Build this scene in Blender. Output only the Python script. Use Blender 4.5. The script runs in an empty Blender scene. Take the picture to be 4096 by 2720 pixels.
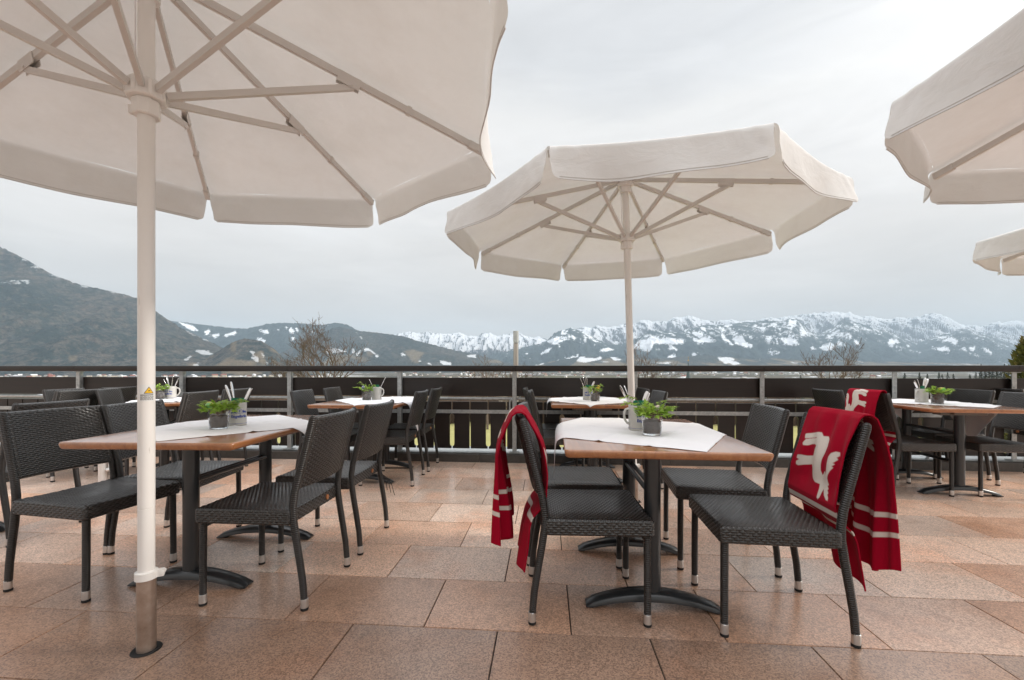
import bpy, bmesh, math, random
import numpy as np
from mathutils import Vector, Matrix, noise as mnoise

random.seed(7)
S = bpy.context.scene
COL = S.collection
R = math.radians
HC = 1.06                       # eye height above the terrace
F_D, H_D, CX_D = 991.5, 849.0, 1180.5   # measured lens constants of the photograph

# ------------------------------------------------------------------ camera
cam = bpy.data.cameras.new('camera')
cam.sensor_width = 36.0
cam.lens = 15.12
cam.shift_y = 0.0276
cam.clip_start = 0.05
cam.clip_end = 60000
cam_o = bpy.data.objects.new('camera', cam)
COL.objects.link(cam_o)
cam_o.location = (0, 0, HC)
cam_o.rotation_euler = (R(90), 0, 0)
S.camera = cam_o

# ------------------------------------------------------------------ world
SUN_EL, SUN_AZ = R(33), R(88)    # azimuth measured from +Y towards +X
w = bpy.data.worlds.new('World')
S.world = w
w.use_nodes = True
nt = w.node_tree
nt.nodes.clear()
def wn(t, **k):
    n = nt.nodes.new(t)
    for a, b in k.items():
        setattr(n, a, b)
    return n
def wmath(op, a, b=None, c=None, clamp=False):
    n = wn('ShaderNodeMath', operation=op, use_clamp=clamp)
    for i, v in enumerate((a, b, c)):
        if v is None: continue
        if isinstance(v, (int, float)): n.inputs[i].default_value = v
        else: nt.links.new(v, n.inputs[i])
    return n.outputs[0]
sky = wn('ShaderNodeTexSky', sky_type='NISHITA', sun_disc=False, sun_elevation=SUN_EL, sun_rotation=SUN_AZ)
tc = wn('ShaderNodeTexCoord')
sep = wn('ShaderNodeSeparateXYZ')
nt.links.new(tc.outputs['Generated'], sep.inputs[0])
mp = wn('ShaderNodeMapping')
mp.inputs['Scale'].default_value = (1.0, 1.0, 3.2)
mp.inputs['Rotation'].default_value = (R(12), R(8), 0)
nt.links.new(tc.outputs['Generated'], mp.inputs[0])
nz = wn('ShaderNodeTexNoise')
nz.inputs['Scale'].default_value = 1.7
nz.inputs['Detail'].default_value = 6.0
nz.inputs['Roughness'].default_value = 0.45
nt.links.new(mp.outputs[0], nz.inputs['Vector'])
# cloud brightness by height: greyer towards the horizon, brightest half way up
ramp = wn('ShaderNodeValToRGB')
cr = ramp.color_ramp
cr.elements[0].position = 0.0; cr.elements[0].color = (.655, .605, .55, 1)
cr.elements[1].position = 1.0; cr.elements[1].color = (.70, .705, .72, 1)
for p, c in ((.13, (.70, .655, .61)), (.26, (.81, .775, .74)), (.36, (.87, .85, .83)), (.5, (.85, .835, .815)), (.62, (.73, .735, .745))):
    e = cr.elements.new(p); e.color = (*c, 1)
nz2 = wn('ShaderNodeTexNoise'); nz2.inputs['Scale'].default_value = 3.1; nz2.inputs['Detail'].default_value = 7.0; nz2.inputs['Roughness'].default_value = .55; nz2.inputs['Distortion'].default_value = .6
mp2 = wn('ShaderNodeMapping'); mp2.inputs['Scale'].default_value = (1.0, 1.0, 4.5); mp2.inputs['Rotation'].default_value = (R(-10), R(14), R(30))
nt.links.new(tc.outputs['Generated'], mp2.inputs[0]); nt.links.new(mp2.outputs[0], nz2.inputs['Vector'])
streak = wmath('ADD', wmath('MULTIPLY', wmath('SUBTRACT', nz2.outputs[0], .5), .36), 1.0)
zz = wmath('ADD', sep.outputs['Z'], wmath('MULTIPLY', wmath('SUBTRACT', nz.outputs[0], .5), .42))
nt.links.new(zz, ramp.inputs[0])
# thin-cloud glow round the hidden sun
sd = (math.cos(SUN_EL) * math.sin(SUN_AZ), math.cos(SUN_EL) * math.cos(SUN_AZ), math.sin(SUN_EL))
dot = wn('ShaderNodeVectorMath', operation='DOT_PRODUCT')
nt.links.new(tc.outputs['Generated'], dot.inputs[0]); dot.inputs[1].default_value = sd
glow = wmath('POWER', wmath('MAXIMUM', dot.outputs['Value'], 0.0), 9.0)
# an overcast sky is brightest overhead
mr = wn('ShaderNodeMapRange', interpolation_type='SMOOTHSTEP')
nt.links.new(sep.outputs['Z'], mr.inputs['Value'])
mr.inputs['From Min'].default_value = .62; mr.inputs['From Max'].default_value = .95; mr.inputs['To Min'].default_value = 0; mr.inputs['To Max'].default_value = 2.7
gain = wmath('ADD', wmath('ADD', wmath('MULTIPLY', glow, 1.8), mr.outputs[0]), 1.0)
cl = wn('ShaderNodeVectorMath', operation='SCALE')
nt.links.new(ramp.outputs[0], cl.inputs[0]); nt.links.new(wmath('MULTIPLY', wmath('MULTIPLY', gain, streak), 10.5), cl.inputs['Scale'])
mix = wn('ShaderNodeMix', data_type='RGBA')
mix.inputs['Factor'].default_value = 0.95
nt.links.new(sky.outputs[0], mix.inputs['A']); nt.links.new(cl.outputs[0], mix.inputs['B'])
bg = wn('ShaderNodeBackground')
bg.inputs['Strength'].default_value = 0.1
nt.links.new(mix.outputs['Result'], bg.inputs['Color'])
out = wn('ShaderNodeOutputWorld')
nt.links.new(bg.outputs[0], out.inputs['Surface'])

# ------------------------------------------------------------------ sun through thin cloud
sun = bpy.data.lights.new('sun', 'SUN')
sun.energy = 2.5
sun.angle = R(9)
sun.color = (1.0, .93, .83)
sun_o = bpy.data.objects.new('sun', sun)
COL.objects.link(sun_o)
sun_o.rotation_euler = Vector(sd).to_track_quat('Z', 'Y').to_euler()

S.view_settings.view_transform = 'Standard'
S.view_settings.look = 'None'
S.view_settings.exposure = 0.10
S.view_settings.gamma = 1.0
S.view_settings.use_curve_mapping = False
S.cycles.max_bounces = 8
S.cycles.diffuse_bounces = 4
S.cycles.glossy_bounces = 3
S.cycles.transmission_bounces = 6
S.cycles.transparent_max_bounces = 8
S.cycles.volume_bounces = 0

# ------------------------------------------------------------------ helpers
def G(px, py, z=0.0):
    """a point measured on the photograph (full pixels) lying at height z"""
    y = 1720.0 * (HC - z) / (py - 1473.0)
    return Vector(((px - 2048.0) / 1720.0 * y, y, z))

class MB:
    def __init__(s): s.v, s.f, s.uv, s.m = [], [], [], []
    def add(s, V, F, UV=None, mat=0):
        b = len(s.v)
        s.v += [tuple(p) for p in V]
        for i, f in enumerate(F):
            s.f.append([b + k for k in f]); s.m.append(mat)
            s.uv.append(UV[i] if UV else None)
        return s
    def box(s, c, d, rot=None, mat=0):
        x, y, z = d[0] / 2, d[1] / 2, d[2] / 2
        V = [Vector((a * x, b * y, e * z)) for a in (-1, 1) for b in (-1, 1) for e in (-1, 1)]
        if rot is not None:
            V = [rot @ p for p in V]
        V = [p + Vector(c) for p in V]
        F = [(0, 1, 3, 2), (4, 6, 7, 5), (0, 4, 5, 1), (2, 3, 7, 6), (0, 2, 6, 4), (1, 5, 7, 3)]
        dims = [(d[1], d[2])] * 2 + [(d[0], d[2])] * 2 + [(d[0], d[1])] * 2
        UV = []
        for f in F:
            L = V[f[1]] - V[f[0]]
            M = V[f[3]] - V[f[0]]
            a, b = L.length, M.length
            UV.append([(0, 0), (0, a), (b, a), (b, 0)])
        return s.add(V, F, UV, mat)
    def beam(s, p, q, wd, ht, up=(0, 0, 1), mat=0):
        p, q = Vector(p), Vector(q)
        d = q - p
        z = d.normalized()
        x = Vector(up).cross(z)
        if x.length < 1e-5: x = Vector((1, 0, 0)).cross(z)
        x.normalize(); y = z.cross(x)
        rot = Matrix((x, y, z)).transposed()
        return s.box((p + q) / 2, (wd, ht, d.length), rot, mat)
    def loft(s, secs, closed=True, cap=True, mat=0):
        n = len(secs[0]); b = [Vector(p) for sec in secs for p in sec]
        F, UV = [], []
        per = [0.0]
        for j in range(n):
            per.append(per[-1] + (Vector(secs[0][(j + 1) % n]) - Vector(secs[0][j])).length)
        mid = len(secs) // 2
        perm = [0.0]
        for j in range(n):
            perm.append(perm[-1] + (Vector(secs[mid][(j + 1) % n]) - Vector(secs[mid][j])).length)
        ax = [0.0]
        for i in range(1, len(secs)):
            ca = sum((Vector(p) for p in secs[i - 1]), Vector()) / n
            cb = sum((Vector(p) for p in secs[i]), Vector()) / n
            ax.append(ax[-1] + (cb - ca).length)
        for i in range(len(secs) - 1):
            for j in range(n if closed else n - 1):
                k = (j + 1) % n
                F.append((i * n + j, i * n + k, (i + 1) * n + k, (i + 1) * n + j))
                UV.append([(ax[i], perm[j]), (ax[i], perm[j + 1]), (ax[i + 1], perm[j + 1]), (ax[i + 1], perm[j])])
        if cap and closed:
            for i, rev in ((0, True), (len(secs) - 1, False)):
                ids = [i * n + j for j in range(n)]
                c0 = b[ids[0]]; e1 = (b[ids[n // 4]] - c0); 
                e1 = e1.normalized() if e1.length > 1e-7 else Vector((1, 0, 0))
                nn = e1.cross(b[ids[n // 2]] - c0)
                nn = nn.normalized() if nn.length > 1e-9 else Vector((0, 0, 1))
                e2 = nn.cross(e1)
                uv = [((b[q] - c0).dot(e2), (b[q] - c0).dot(e1)) for q in ids]
                if rev: ids, uv = ids[::-1], uv[::-1]
                F.append(tuple(ids)); UV.append(uv)
        return s.add(b, F, UV, mat)
    def tube(s, path, rad, n=10, cap=True, mat=0):
        path = [Vector(p) for p in path]
        if not hasattr(rad, '__len__'): rad = [rad] * len(path)
        secs = []
        ref = Vector((0.123, 0.456, 0.881)).normalized()
        x = None
        for i, p in enumerate(path):
            t = (path[min(i + 1, len(path) - 1)] - path[max(i - 1, 0)])
            t = t.normalized() if t.length > 1e-9 else Vector((0, 0, 1))
            if x is None:
                x = t.orthogonal().normalized()
            else:
                x = (x - t * x.dot(t)).normalized()
            y = t.cross(x)
            secs.append([p + (x * math.cos(2 * math.pi * k / n) + y * math.sin(2 * math.pi * k / n)) * rad[i] for k in range(n)])
        return s.loft(secs, True, cap, mat)
    def lathe(s, prof, n=32, mat=0, c=(0, 0, 0)):
        secs = [[(c[0] + r * math.cos(2 * math.pi * k / n), c[1] + r * math.sin(2 * math.pi * k / n), c[2] + z) for k in range(n)] for r, z in prof]
        return s.loft(secs, True, True, mat)
    def obj(s, name, mat, parent=None, smooth=True, angle=40):
        me = bpy.data.meshes.new(name)
        me.from_pydata(s.v, [], s.f)
        mats = mat if isinstance(mat, (list, tuple)) else [mat]
        for m_ in mats: me.materials.append(m_)
        if any(u is not None for u in s.uv):
            lay = me.uv_layers.new(name='UVMap')
            flat = np.zeros((len(me.loops), 2), dtype=np.float32)
            k = 0
            for f, u in zip(s.f, s.uv):
                if u is not None: flat[k:k + len(f)] = u
                k += len(f)
            lay.data.foreach_set('uv', flat.ravel())
        if len(mats) > 1:
            me.polygons.foreach_set('material_index', s.m)
        if smooth:
            me.shade_smooth()
            me.set_sharp_from_angle(angle=R(angle))
        me.validate()
        o = bpy.data.objects.new(name, me)
        COL.objects.link(o)
        if parent is not None: o.parent = parent
        return o

def tag(o, label=None, cat=None, group=None, kind=None):
    if label: o['label'] = label
    if cat: o['category'] = cat
    if group: o['group'] = group
    if kind: o['kind'] = kind
    return o
def thing(name, label, cat, loc=(0, 0, 0), rz=0.0, group=None):
    o = bpy.data.objects.new(name, None)
    o.empty_display_size = .1
    COL.objects.link(o)
    o.location = loc; o.rotation_euler = (0, 0, rz)
    return tag(o, label, cat, group)
def copy_tree(root, loc, rz, label, group=None, tilt=None):
    def cp(o, par):
        c = o.copy(); COL.objects.link(c)
        if par is not None: c.parent = par
        for ch in list(kids.get(o.name, ())): cp(ch, c)
        return c
    kids = {}
    for o in root.children_recursive:
        kids.setdefault(o.parent.name, []).append(o)
    r = cp(root, None)
    r.location = loc; r.rotation_euler = (0, 0, rz)
    if tilt: r.rotation_euler = (tilt[0], tilt[1], rz)
    r['label'] = label
    if group: r['group'] = group
    return r
def rrect(w_, h_, r, n=4):
    pts = []
    for cx, cy, a0 in ((w_ / 2 - r, h_ / 2 - r, 0), (-w_ / 2 + r, h_ / 2 - r, 90), (-w_ / 2 + r, -h_ / 2 + r, 180), (w_ / 2 - r, -h_ / 2 + r, 270)):
        for k in range(n + 1):
            a = R(a0 + 90 * k / n)
            pts.append((cx + r * math.cos(a), cy + r * math.sin(a)))
    return pts
def smooth(a, b, x):
    t = min(1, max(0, (x - a) / (b - a))); return t * t * (3 - 2 * t)

# ------------------------------------------------------------------ materials
class M:
    def __init__(s, name):
        s.m = bpy.data.materials.new(name); s.m.use_nodes = True
        s.t = s.m.node_tree
        s.b = s.t.nodes['Principled BSDF']
        s.out = s.t.nodes['Material Output']
    def n(s, t, inp=None, **k):
        q = s.t.nodes.new(t)
        for a, b in k.items(): setattr(q, a, b)
        for a, b in (inp or {}).items(): s.set(q.inputs[a], b)
        return q
    def set(s, sock, v):
        if hasattr(v, 'is_output') or isinstance(v, bpy.types.NodeSocket): s.t.links.new(v, sock)
        else: sock.default_value = v
    def p(s, **k):
        for a, b in k.items(): s.set(s.b.inputs[a.replace('_', ' ')], b)
        return s
    def math(s, op, a, b=None, c=None, clamp=False):
        q = s.n('ShaderNodeMath', operation=op, use_clamp=clamp)
        for i, v in enumerate((a, b, c)):
            if v is not None: s.set(q.inputs[i], v)
        return q.outputs[0]
    def mix(s, f, a, b, blend='MIX'):
        q = s.n('ShaderNodeMix', data_type='RGBA', blend_type=blend)
        s.set(q.inputs['Factor'], f); s.set(q.inputs['A'], a); s.set(q.inputs['B'], b)
        return q.outputs['Result']
    def noise(s, scale, detail=3, rough=.5, vec=None, dist=0):
        q = s.n('ShaderNodeTexNoise')
        q.inputs['Scale'].default_value = scale; q.inputs['Detail'].default_value = detail
        q.inputs['Roughness'].default_value = rough; q.inputs['Distortion'].default_value = dist
        s.set(q.inputs['Vector'], vec if vec is not None else s.coord('Object'))
        return q.outputs[0]
    def coord(s, which):
        return s.n('ShaderNodeTexCoord').outputs[which]
    def map(s, vec, scale=(1, 1, 1), rot=(0, 0, 0), loc=(0, 0, 0)):
        q = s.n('ShaderNodeMapping')
        q.inputs['Scale'].default_value = scale; q.inputs['Rotation'].default_value = rot; q.inputs['Location'].default_value = loc
        s.set(q.inputs['Vector'], vec); return q.outputs[0]
    def ramp(s, f, stops, interp='LINEAR'):
        q = s.n('ShaderNodeValToRGB'); c = q.color_ramp; c.interpolation = interp
        while len(c.elements) < len(stops): c.elements.new(.5)
        for e, (p_, col) in zip(c.elements, stops):
            e.position = p_; e.color = (*col, 1) if len(col) == 3 else col
        s.set(q.inputs[0], f); return q.outputs[0]
    def bump(s, h, strength=.3, dist=.01):
        q = s.n('ShaderNodeBump'); q.inputs['Strength'].default_value = strength; q.inputs['Distance'].default_value = dist
        s.set(q.inputs['Height'], h); s.t.links.new(q.outputs[0], s.b.inputs['Normal']); return q
    def attr(s, name, out='Fac'):
        return s.n('ShaderNodeAttribute', attribute_name=name).outputs[out]
def c3(r, g, b): return (r, g, b, 1)
def plain(name, col, rough=.5, metal=0, spec=.5, nz_=0.0, scale=40, bump=0.0):
    m = M(name)
    m.p(Base_Color=c3(*col), Roughness=rough, Metallic=metal, Specular_IOR_Level=spec)
    if nz_:
        f = m.noise(scale, 4)
        m.p(Base_Color=m.mix(f, c3(*[x * (1 - nz_) for x in col]), c3(*[min(1, x * (1 + nz_)) for x in col])))
    if bump: m.bump(m.noise(scale * 3, 3), bump, .004)
    return m.m

# woven strands of the chairs: rows along V, over-under dashes along U (UV in metres)
def weave_mat():
    m = M('woven_resin')
    uv = m.coord('UV'); sp = m.n('ShaderNodeSeparateXYZ', {0: uv})
    rv = m.math('DIVIDE', sp.outputs[1], .0098)
    row = m.math('FLOOR', rv); fv = m.math('FRACT', rv)
    off = m.math('MULTIPLY', m.math('FLOORED_MODULO', row, 2.0), .5)
    fu = m.math('FRACT', m.math('ADD', m.math('DIVIDE', sp.outputs[0], .031), off))
    a = m.math('SINE', m.math('MULTIPLY', fu, math.pi))
    k = m.math('SUBTRACT', m.math('MULTIPLY', fv, 2.0), 1.0)
    prof = m.math('SQRT', m.math('MAXIMUM', m.math('SUBTRACT', 1.0, m.math('MULTIPLY', k, k)), 0.0))
    h = m.math('MULTIPLY', m.math('POWER', a, .75), prof)
    f = m.noise(9.0, 3, vec=m.coord('Object'))
    wn_ = m.n('ShaderNodeTexWhiteNoise', {'Vector': m.n('ShaderNodeCombineXYZ', {0: row, 1: m.math('FLOOR', m.math('ADD', m.math('DIVIDE', sp.outputs[0], .031), off))}).outputs[0]}, noise_dimensions='2D')
    col = m.mix(f, c3(.010, .009, .0082), c3(.024, .021, .019))
    col = m.mix(m.math('MULTIPLY', wn_.outputs[0], .5), col, c3(.045, .041, .038))
    m.p(Base_Color=col, Roughness=.30, Specular_IOR_Level=.6, Coat_Weight=m.math('MULTIPLY', m.math('SUBTRACT', h, .35, clamp=True), 1.5, clamp=True), Coat_Roughness=.2)
    m.bump(h, .85, .0042)
    return m.m
def wrap_mat():
    m = M('wrapped_resin')
    sp = m.n('ShaderNodeSeparateXYZ', {0: m.coord('UV')})
    fr = m.math('FRACT', m.math('DIVIDE', sp.outputs[0], .0085))
    h = m.math('SINE', m.math('MULTIPLY', fr, math.pi))
    f = m.noise(12.0, 2)
    m.p(Base_Color=m.mix(f, c3(.010, .009, .0082), c3(.024, .021, .019)), Roughness=.36, Specular_IOR_Level=.55)
    m.bump(h, .8, .003)
    return m.m
def strand_mat():
    m = M('resin_strand')
    f = m.noise(38.0, 3); g = m.noise(5.0, 2)
    col = m.mix(f, c3(.006, .0052, .0047), c3(.021, .018, .016))
    col = m.mix(m.math('MULTIPLY', g, .4), col, c3(.030, .026, .022))
    m.p(Base_Color=col, Roughness=.28, Specular_IOR_Level=.6)
    return m.m
WEAVE, WRAP, STRAND = weave_mat(), wrap_mat(), strand_mat()
ALU = plain('brushed_aluminium', (.62, .60, .58), .38, .9, nz_=.08)
RUBBER = plain('black_rubber', (.012, .012, .012), .7)
ANTH = plain('anthracite_powder_coat', (.020, .022, .024), .28, 0, .6, nz_=.15, scale=60)
STEELGREY = plain('grey_bracket_paint', (.15, .14, .13), .5)
GALV = M('galvanised_steel')
_f = GALV.noise(28, 5, .65)
GALV.p(Base_Color=GALV.ramp(_f, [(.3, (.30, .32, .325)), (.7, (.50, .52, .52))]), Roughness=.45, Metallic=.55)
GALV = GALV.m
WHITEPAINT = M('cream_painted_metal')
_f = WHITEPAINT.noise(7, 5, .6); _g = WHITEPAINT.noise(60, 3, .5, WHITEPAINT.map(WHITEPAINT.coord('Object'), (1, 1, .12)))
_c = WHITEPAINT.mix(_f, c3(.76, .735, .705), c3(.81, .79, .765))
WHITEPAINT.p(Base_Color=WHITEPAINT.mix(WHITEPAINT.math('MULTIPLY', WHITEPAINT.math('GREATER_THAN', _g, .72), .35), _c, c3(.30, .23, .17)), Roughness=.35)
WHITEPAINT = WHITEPAINT.m
RIBPAINT = plain('cream_rib_paint', (.63, .60, .57), .4, nz_=.06, scale=9)
def canopy_mat():
    m = M('off_white_canvas')
    f = m.noise(3.0, 4, .55); g = m.noise(900, 2)
    st = m.noise(1.4, 5, .7)
    col = m.mix(f, c3(.705, .70, .695), c3(.765, .762, .758))
    col = m.mix(m.math('MULTIPLY', m.math('SUBTRACT', st, .45, clamp=True), 1.1), col, c3(.50, .45, .40))
    m.p(Base_Color=col, Roughness=.8, Specular_IOR_Level=.2)
    wr = m.noise(5.5, 5, .6, m.map(m.coord('Object'), (1, 1, 2.2)), .6)
    wr2 = m.noise(2.2, 3, .5)
    bh = m.math('ADD', m.math('MULTIPLY', wr, .6), wr2)
    bmp = m.bump(bh, .32, .03)
    tr = m.n('ShaderNodeBsdfTranslucent', {'Color': m.mix(1.0, col, c3(.96, .935, .895), 'MULTIPLY'), 'Normal': bmp.outputs[0]})
    ms = m.n('ShaderNodeMixShader', {0: .20, 1: m.b.outputs[0], 2: tr.outputs[0]})
    m.t.links.new(ms.outputs[0], m.out.inputs['Surface'])
    return m.m
CANVAS = canopy_mat()
def wood_mat():
    m = M('varnished_wood')
    v = m.map(m.coord('Object'), (26, 1.6, 26))
    f = m.noise(1.0, 6, .6, v, .8)
    g = m.noise(120, 2, .5, m.map(m.coord('Object'), (1, .08, 1)))
    col = m.ramp(f, [(.25, (.23, .080, .024)), (.5, (.37, .142, .047)), (.78, (.48, .215, .085))])
    col = m.mix(m.math('MULTIPLY', g, .35), col, c3(.20, .075, .026))
    m.p(Base_Color=col, Roughness=.34, Specular_IOR_Level=.5, Coat_Weight=1.0, Coat_Roughness=.11)
    m.bump(g, .08, .001)
    return m.m
WOOD = wood_mat()
def darkwood_mat():
    m = M('dark_stained_board')
    f = m.noise(1.0, 6, .65, m.map(m.coord('Object'), (2.0, 8, 30)), 1.0)
    g = m.noise(2.0, 4, .6)
    col = m.ramp(f, [(.3, (.0065, .0045, .0036)), (.7, (.022, .0125, .009))])
    m.p(Base_Color=m.mix(g, col, c3(.014, .009, .0075)), Roughness=.40, Specular_IOR_Level=.45)
    m.bump(f, .2, .002)
    return m.m
DARKWOOD = darkwood_mat()
def cloth_mat():
    m = M('white_table_linen')
    f = m.noise(6, 4)
    m.p(Base_Color=m.mix(f, c3(.78, .77, .785), c3(.83, .825, .835)), Roughness=.85, Specular_IOR_Level=.2)
    m.bump(m.noise(700, 1), .12, .0006)
    return m.m
LINEN = cloth_mat()
def blanket_mat():
    m = M('red_fleece')
    mk = m.math('MULTIPLY_ADD', m.attr('mark'), 240.0, .5, clamp=True)
    f = m.noise(260, 3, .7); g = m.noise(5, 4)
    red = m.mix(g, c3(.29, .001, .016), c3(.40, .003, .024))
    red = m.mix(m.math('MULTIPLY', f, .35), red, c3(.22, .001, .008))
    wh = m.mix(f, c3(.60, .53, .47), c3(.72, .65, .59))
    m.p(Base_Color=m.mix(mk, red, wh), Roughness=.95, Specular_IOR_Level=.1, Sheen_Weight=.06, Sheen_Roughness=.5, Sheen_Tint=c3(1, .55, .55))
    m.bump(f, .45, .003)
    return m.m
FLEECE = blanket_mat()
GLASS = M('clear_glass'); GLASS.p(Base_Color=c3(.97, .98, .98), Roughness=.02, Transmission_Weight=1.0, IOR=1.45); GLASS = GLASS.m
SOIL = M('potting_soil')
_f = SOIL.noise(160, 4, .7); _g = SOIL.noise(40, 6, .8, None, 2.5)
SOIL.p(Base_Color=SOIL.mix(SOIL.math('GREATER_THAN', _g, .62), SOIL.mix(_f, c3(.07, .058, .053), c3(.22, .185, .165)), c3(.33, .26, .20)), Roughness=.9)
SOIL.bump(_f, .6, .004); SOIL = SOIL.m
def leaf_mat(name, a, b, tl=.35, scale=30):
    m = M(name)
    f = m.noise(scale, 2); 
    col = m.mix(f, c3(*a), c3(*b))
    m.p(Base_Color=col, Roughness=.5, Specular_IOR_Level=.4)
    tr = m.n('ShaderNodeBsdfTranslucent', {'Color': col})
    ms = m.n('ShaderNodeMixShader', {0: tl, 1: m.b.outputs[0], 2: tr.outputs[0]})
    m.t.links.new(ms.outputs[0], m.out.inputs['Surface'])
    return m.m
IVY = leaf_mat('ivy_leaf', (.12, .28, .025), (.46, .60, .10), .42)
STEM = plain('ivy_stem', (.20, .14, .06), .6)
STITCH = plain('hem_stitching', (.42, .39, .36), .8)
STONEWARE = plain('grey_stoneware', (.52, .50, .465), .3, 0, .5, .06, 25)
BLUEPRINT = plain('cobalt_print', (.035, .07, .34), .35)
CUTLERY = plain('polished_cutlery', (.75, .73, .71), .16, 1.0)
NAPKIN = plain('green_paper_napkin', (.012, .17, .085), .85, nz_=.15, scale=90)
PORCELAIN = plain('white_paint', (.75, .75, .74), .4)
# ================================================================== SETTING
ANG = R(-4.55)
CA, SA = math.cos(ANG), math.sin(ANG)
def UV2W(u, v, z=0): return Vector((u * CA - v * SA, u * SA + v * CA, z))

# ------------------------------------------------------------------ paved terrace
def floor_mat():
    m = M('flamed_granite_slabs')
    P = m.coord('Object')
    tone = m.attr('tone'); hue = m.attr('hue')
    vg = m.n('ShaderNodeTexVoronoi', {'Scale': 210.0}); m.set(vg.inputs['Vector'], P)
    f1 = m.math('ADD', m.math('MULTIPLY', m.n('ShaderNodeSeparateColor', {0: vg.outputs['Color']}).outputs[0], .62), m.math('MULTIPLY', m.noise(75, 4, .75, P), .38)); f2 = m.noise(420, 2, .6, P); f3 = m.noise(2.3, 5, .6, P); f4 = m.noise(9, 4, .6, P)
    base = m.mix(hue, c3(.48, .345, .265), c3(.56, .315, .195))
    base = m.mix(m.math('MULTIPLY', tone, .8), base, c3(.47, .385, .33))
    rust = m.math('MULTIPLY', m.math('SUBTRACT', f3, .48, clamp=True), 2.6, clamp=True)
    base = m.mix(rust, base, c3(.50, .25, .14))
    grain = m.ramp(f1, [(.22, (.42, .38, .36)), (.5, (.95, .93, .91)), (.78, (1.42, 1.38, 1.33))])
    col = m.mix(.72, base, grain, 'MULTIPLY')
    col = m.mix(m.math('MULTIPLY', m.math('GREATER_THAN', f2, .63), .55), col, c3(.07, .052, .045))
    col = m.mix(m.math('MULTIPLY', m.math('SUBTRACT', f4, .52, clamp=True), 1.2), col, c3(.18, .125, .095))
    st = m.noise(3.6, 6, .72, P, 1.2)
    col = m.mix(m.math('MULTIPLY', m.math('SUBTRACT', st, .53, clamp=True), 3.0, clamp=True), col, m.mix(1.0, col, c3(.62, .55, .50), 'MULTIPLY'))
    pale = m.noise(1.5, 5, .65, P, .5)
    col = m.mix(m.math('MULTIPLY', m.math('SUBTRACT', pale, .50, clamp=True), 2.2, clamp=True), col, m.mix(1.0, col, c3(1.17, 1.18, 1.17), 'MULTIPLY'))
    vm = m.n('ShaderNodeVectorMath', operation='SCALE'); m.set(vm.inputs[0], col); m.set(vm.inputs['Scale'], m.math('MULTIPLY', m.attr('slab_tone_and_painted_shade'), 1.38)); col = vm.outputs[0]  # scales the colour by slab tone and the painted front-row shade
    wet = m.noise(.85, 4, .55, P)
    rgh = m.ramp(wet, [(.4, (.30, .30, .30)), (.62, (.52, .52, .52))])
    m.p(Base_Color=col, Roughness=rgh, Specular_IOR_Level=.6, Coat_Weight=m.ramp(wet, [(.36, (1, 1, 1)), (.62, (.45, .45, .45))]), Coat_Roughness=.24)
    m.bump(m.math('ADD', f1, m.math('MULTIPLY', f2, .5)), .22, .003)
    return m.m
FLOORMAT = floor_mat()
GROUT = plain('joint_sand', (.035, .026, .02), .95, nz_=.4, scale=120)
def build_floor():
    b = MB(); tones, hues, darks = [], [], []
    rng = random.Random(3)
    pitch, ln, g = .398, .601, .0017
    offs = {-1: .405, 0: .10, 1: .395, 2: .09, 3: .39, 4: .10, 5: .40, 6: .11, 7: .41}
    for k in range(-10, 8):
        v0 = 1.728 + k * pitch; v1 = min(v0 + pitch, 4.803)
        o = offs.get(k, .1 if k % 2 == 0 else .4)
        for i in range(-16, 17):
            u0 = o + i * ln; u1 = u0 + ln
            jz = rng.uniform(-.0006, .0006)
            t = (u0 + g, v0 + g, u1 - g, v1 - g); e = .0018
            V = [UV2W(t[0] + e, t[1] + e, jz), UV2W(t[2] - e, t[1] + e, jz), UV2W(t[2] - e, t[3] - e, jz), UV2W(t[0] + e, t[3] - e, jz),
                 UV2W(t[0], t[1], -.006), UV2W(t[2], t[1], -.006), UV2W(t[2], t[3], -.006), UV2W(t[0], t[3], -.006)]
            b.add(V, [(0, 1, 2, 3), (4, 5, 1, 0), (5, 6, 2, 1), (6, 7, 3, 2), (7, 4, 0, 3)])
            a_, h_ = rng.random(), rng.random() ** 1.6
            # browner stone in the front rows, darkened further to paint in the shade there
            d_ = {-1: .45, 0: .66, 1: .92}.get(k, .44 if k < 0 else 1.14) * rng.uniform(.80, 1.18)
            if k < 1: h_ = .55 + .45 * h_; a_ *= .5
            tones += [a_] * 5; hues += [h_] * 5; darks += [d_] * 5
    nb = len(b.f)
    b.add([UV2W(-10, -2.4, -.005), UV2W(10.5, -2.4, -.005), UV2W(10.5, 4.805, -.005), UV2W(-10, 4.805, -.005)], [(0, 1, 2, 3)], mat=1)
    tones.append(0); hues.append(0); darks.append(1)
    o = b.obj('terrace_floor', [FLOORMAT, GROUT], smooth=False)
    for nme, dat in (('tone', tones), ('hue', hues), ('slab_tone_and_painted_shade', darks)):
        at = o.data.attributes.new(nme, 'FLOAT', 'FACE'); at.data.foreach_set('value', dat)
    tag(o, 'warm reddish granite slab paving of the terrace', kind='structure')
build_floor()
KERBMAT = plain('dark_kerb_stone', (.075, .068, .062), .6, nz_=.35, scale=25, bump=.1)
kb = MB()
for i in range(-9, 10):
    a, c = UV2W(i * 1.05 + .3, 4.8675), UV2W(i * 1.05 + 1.346, 4.8675)
    kb.beam((a.x, a.y, .042), (c.x, c.y, .042), .125, .088)
tag(kb.obj('kerb', KERBMAT), 'dark stone kerb along the terrace edge under the railing', kind='structure')

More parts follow.
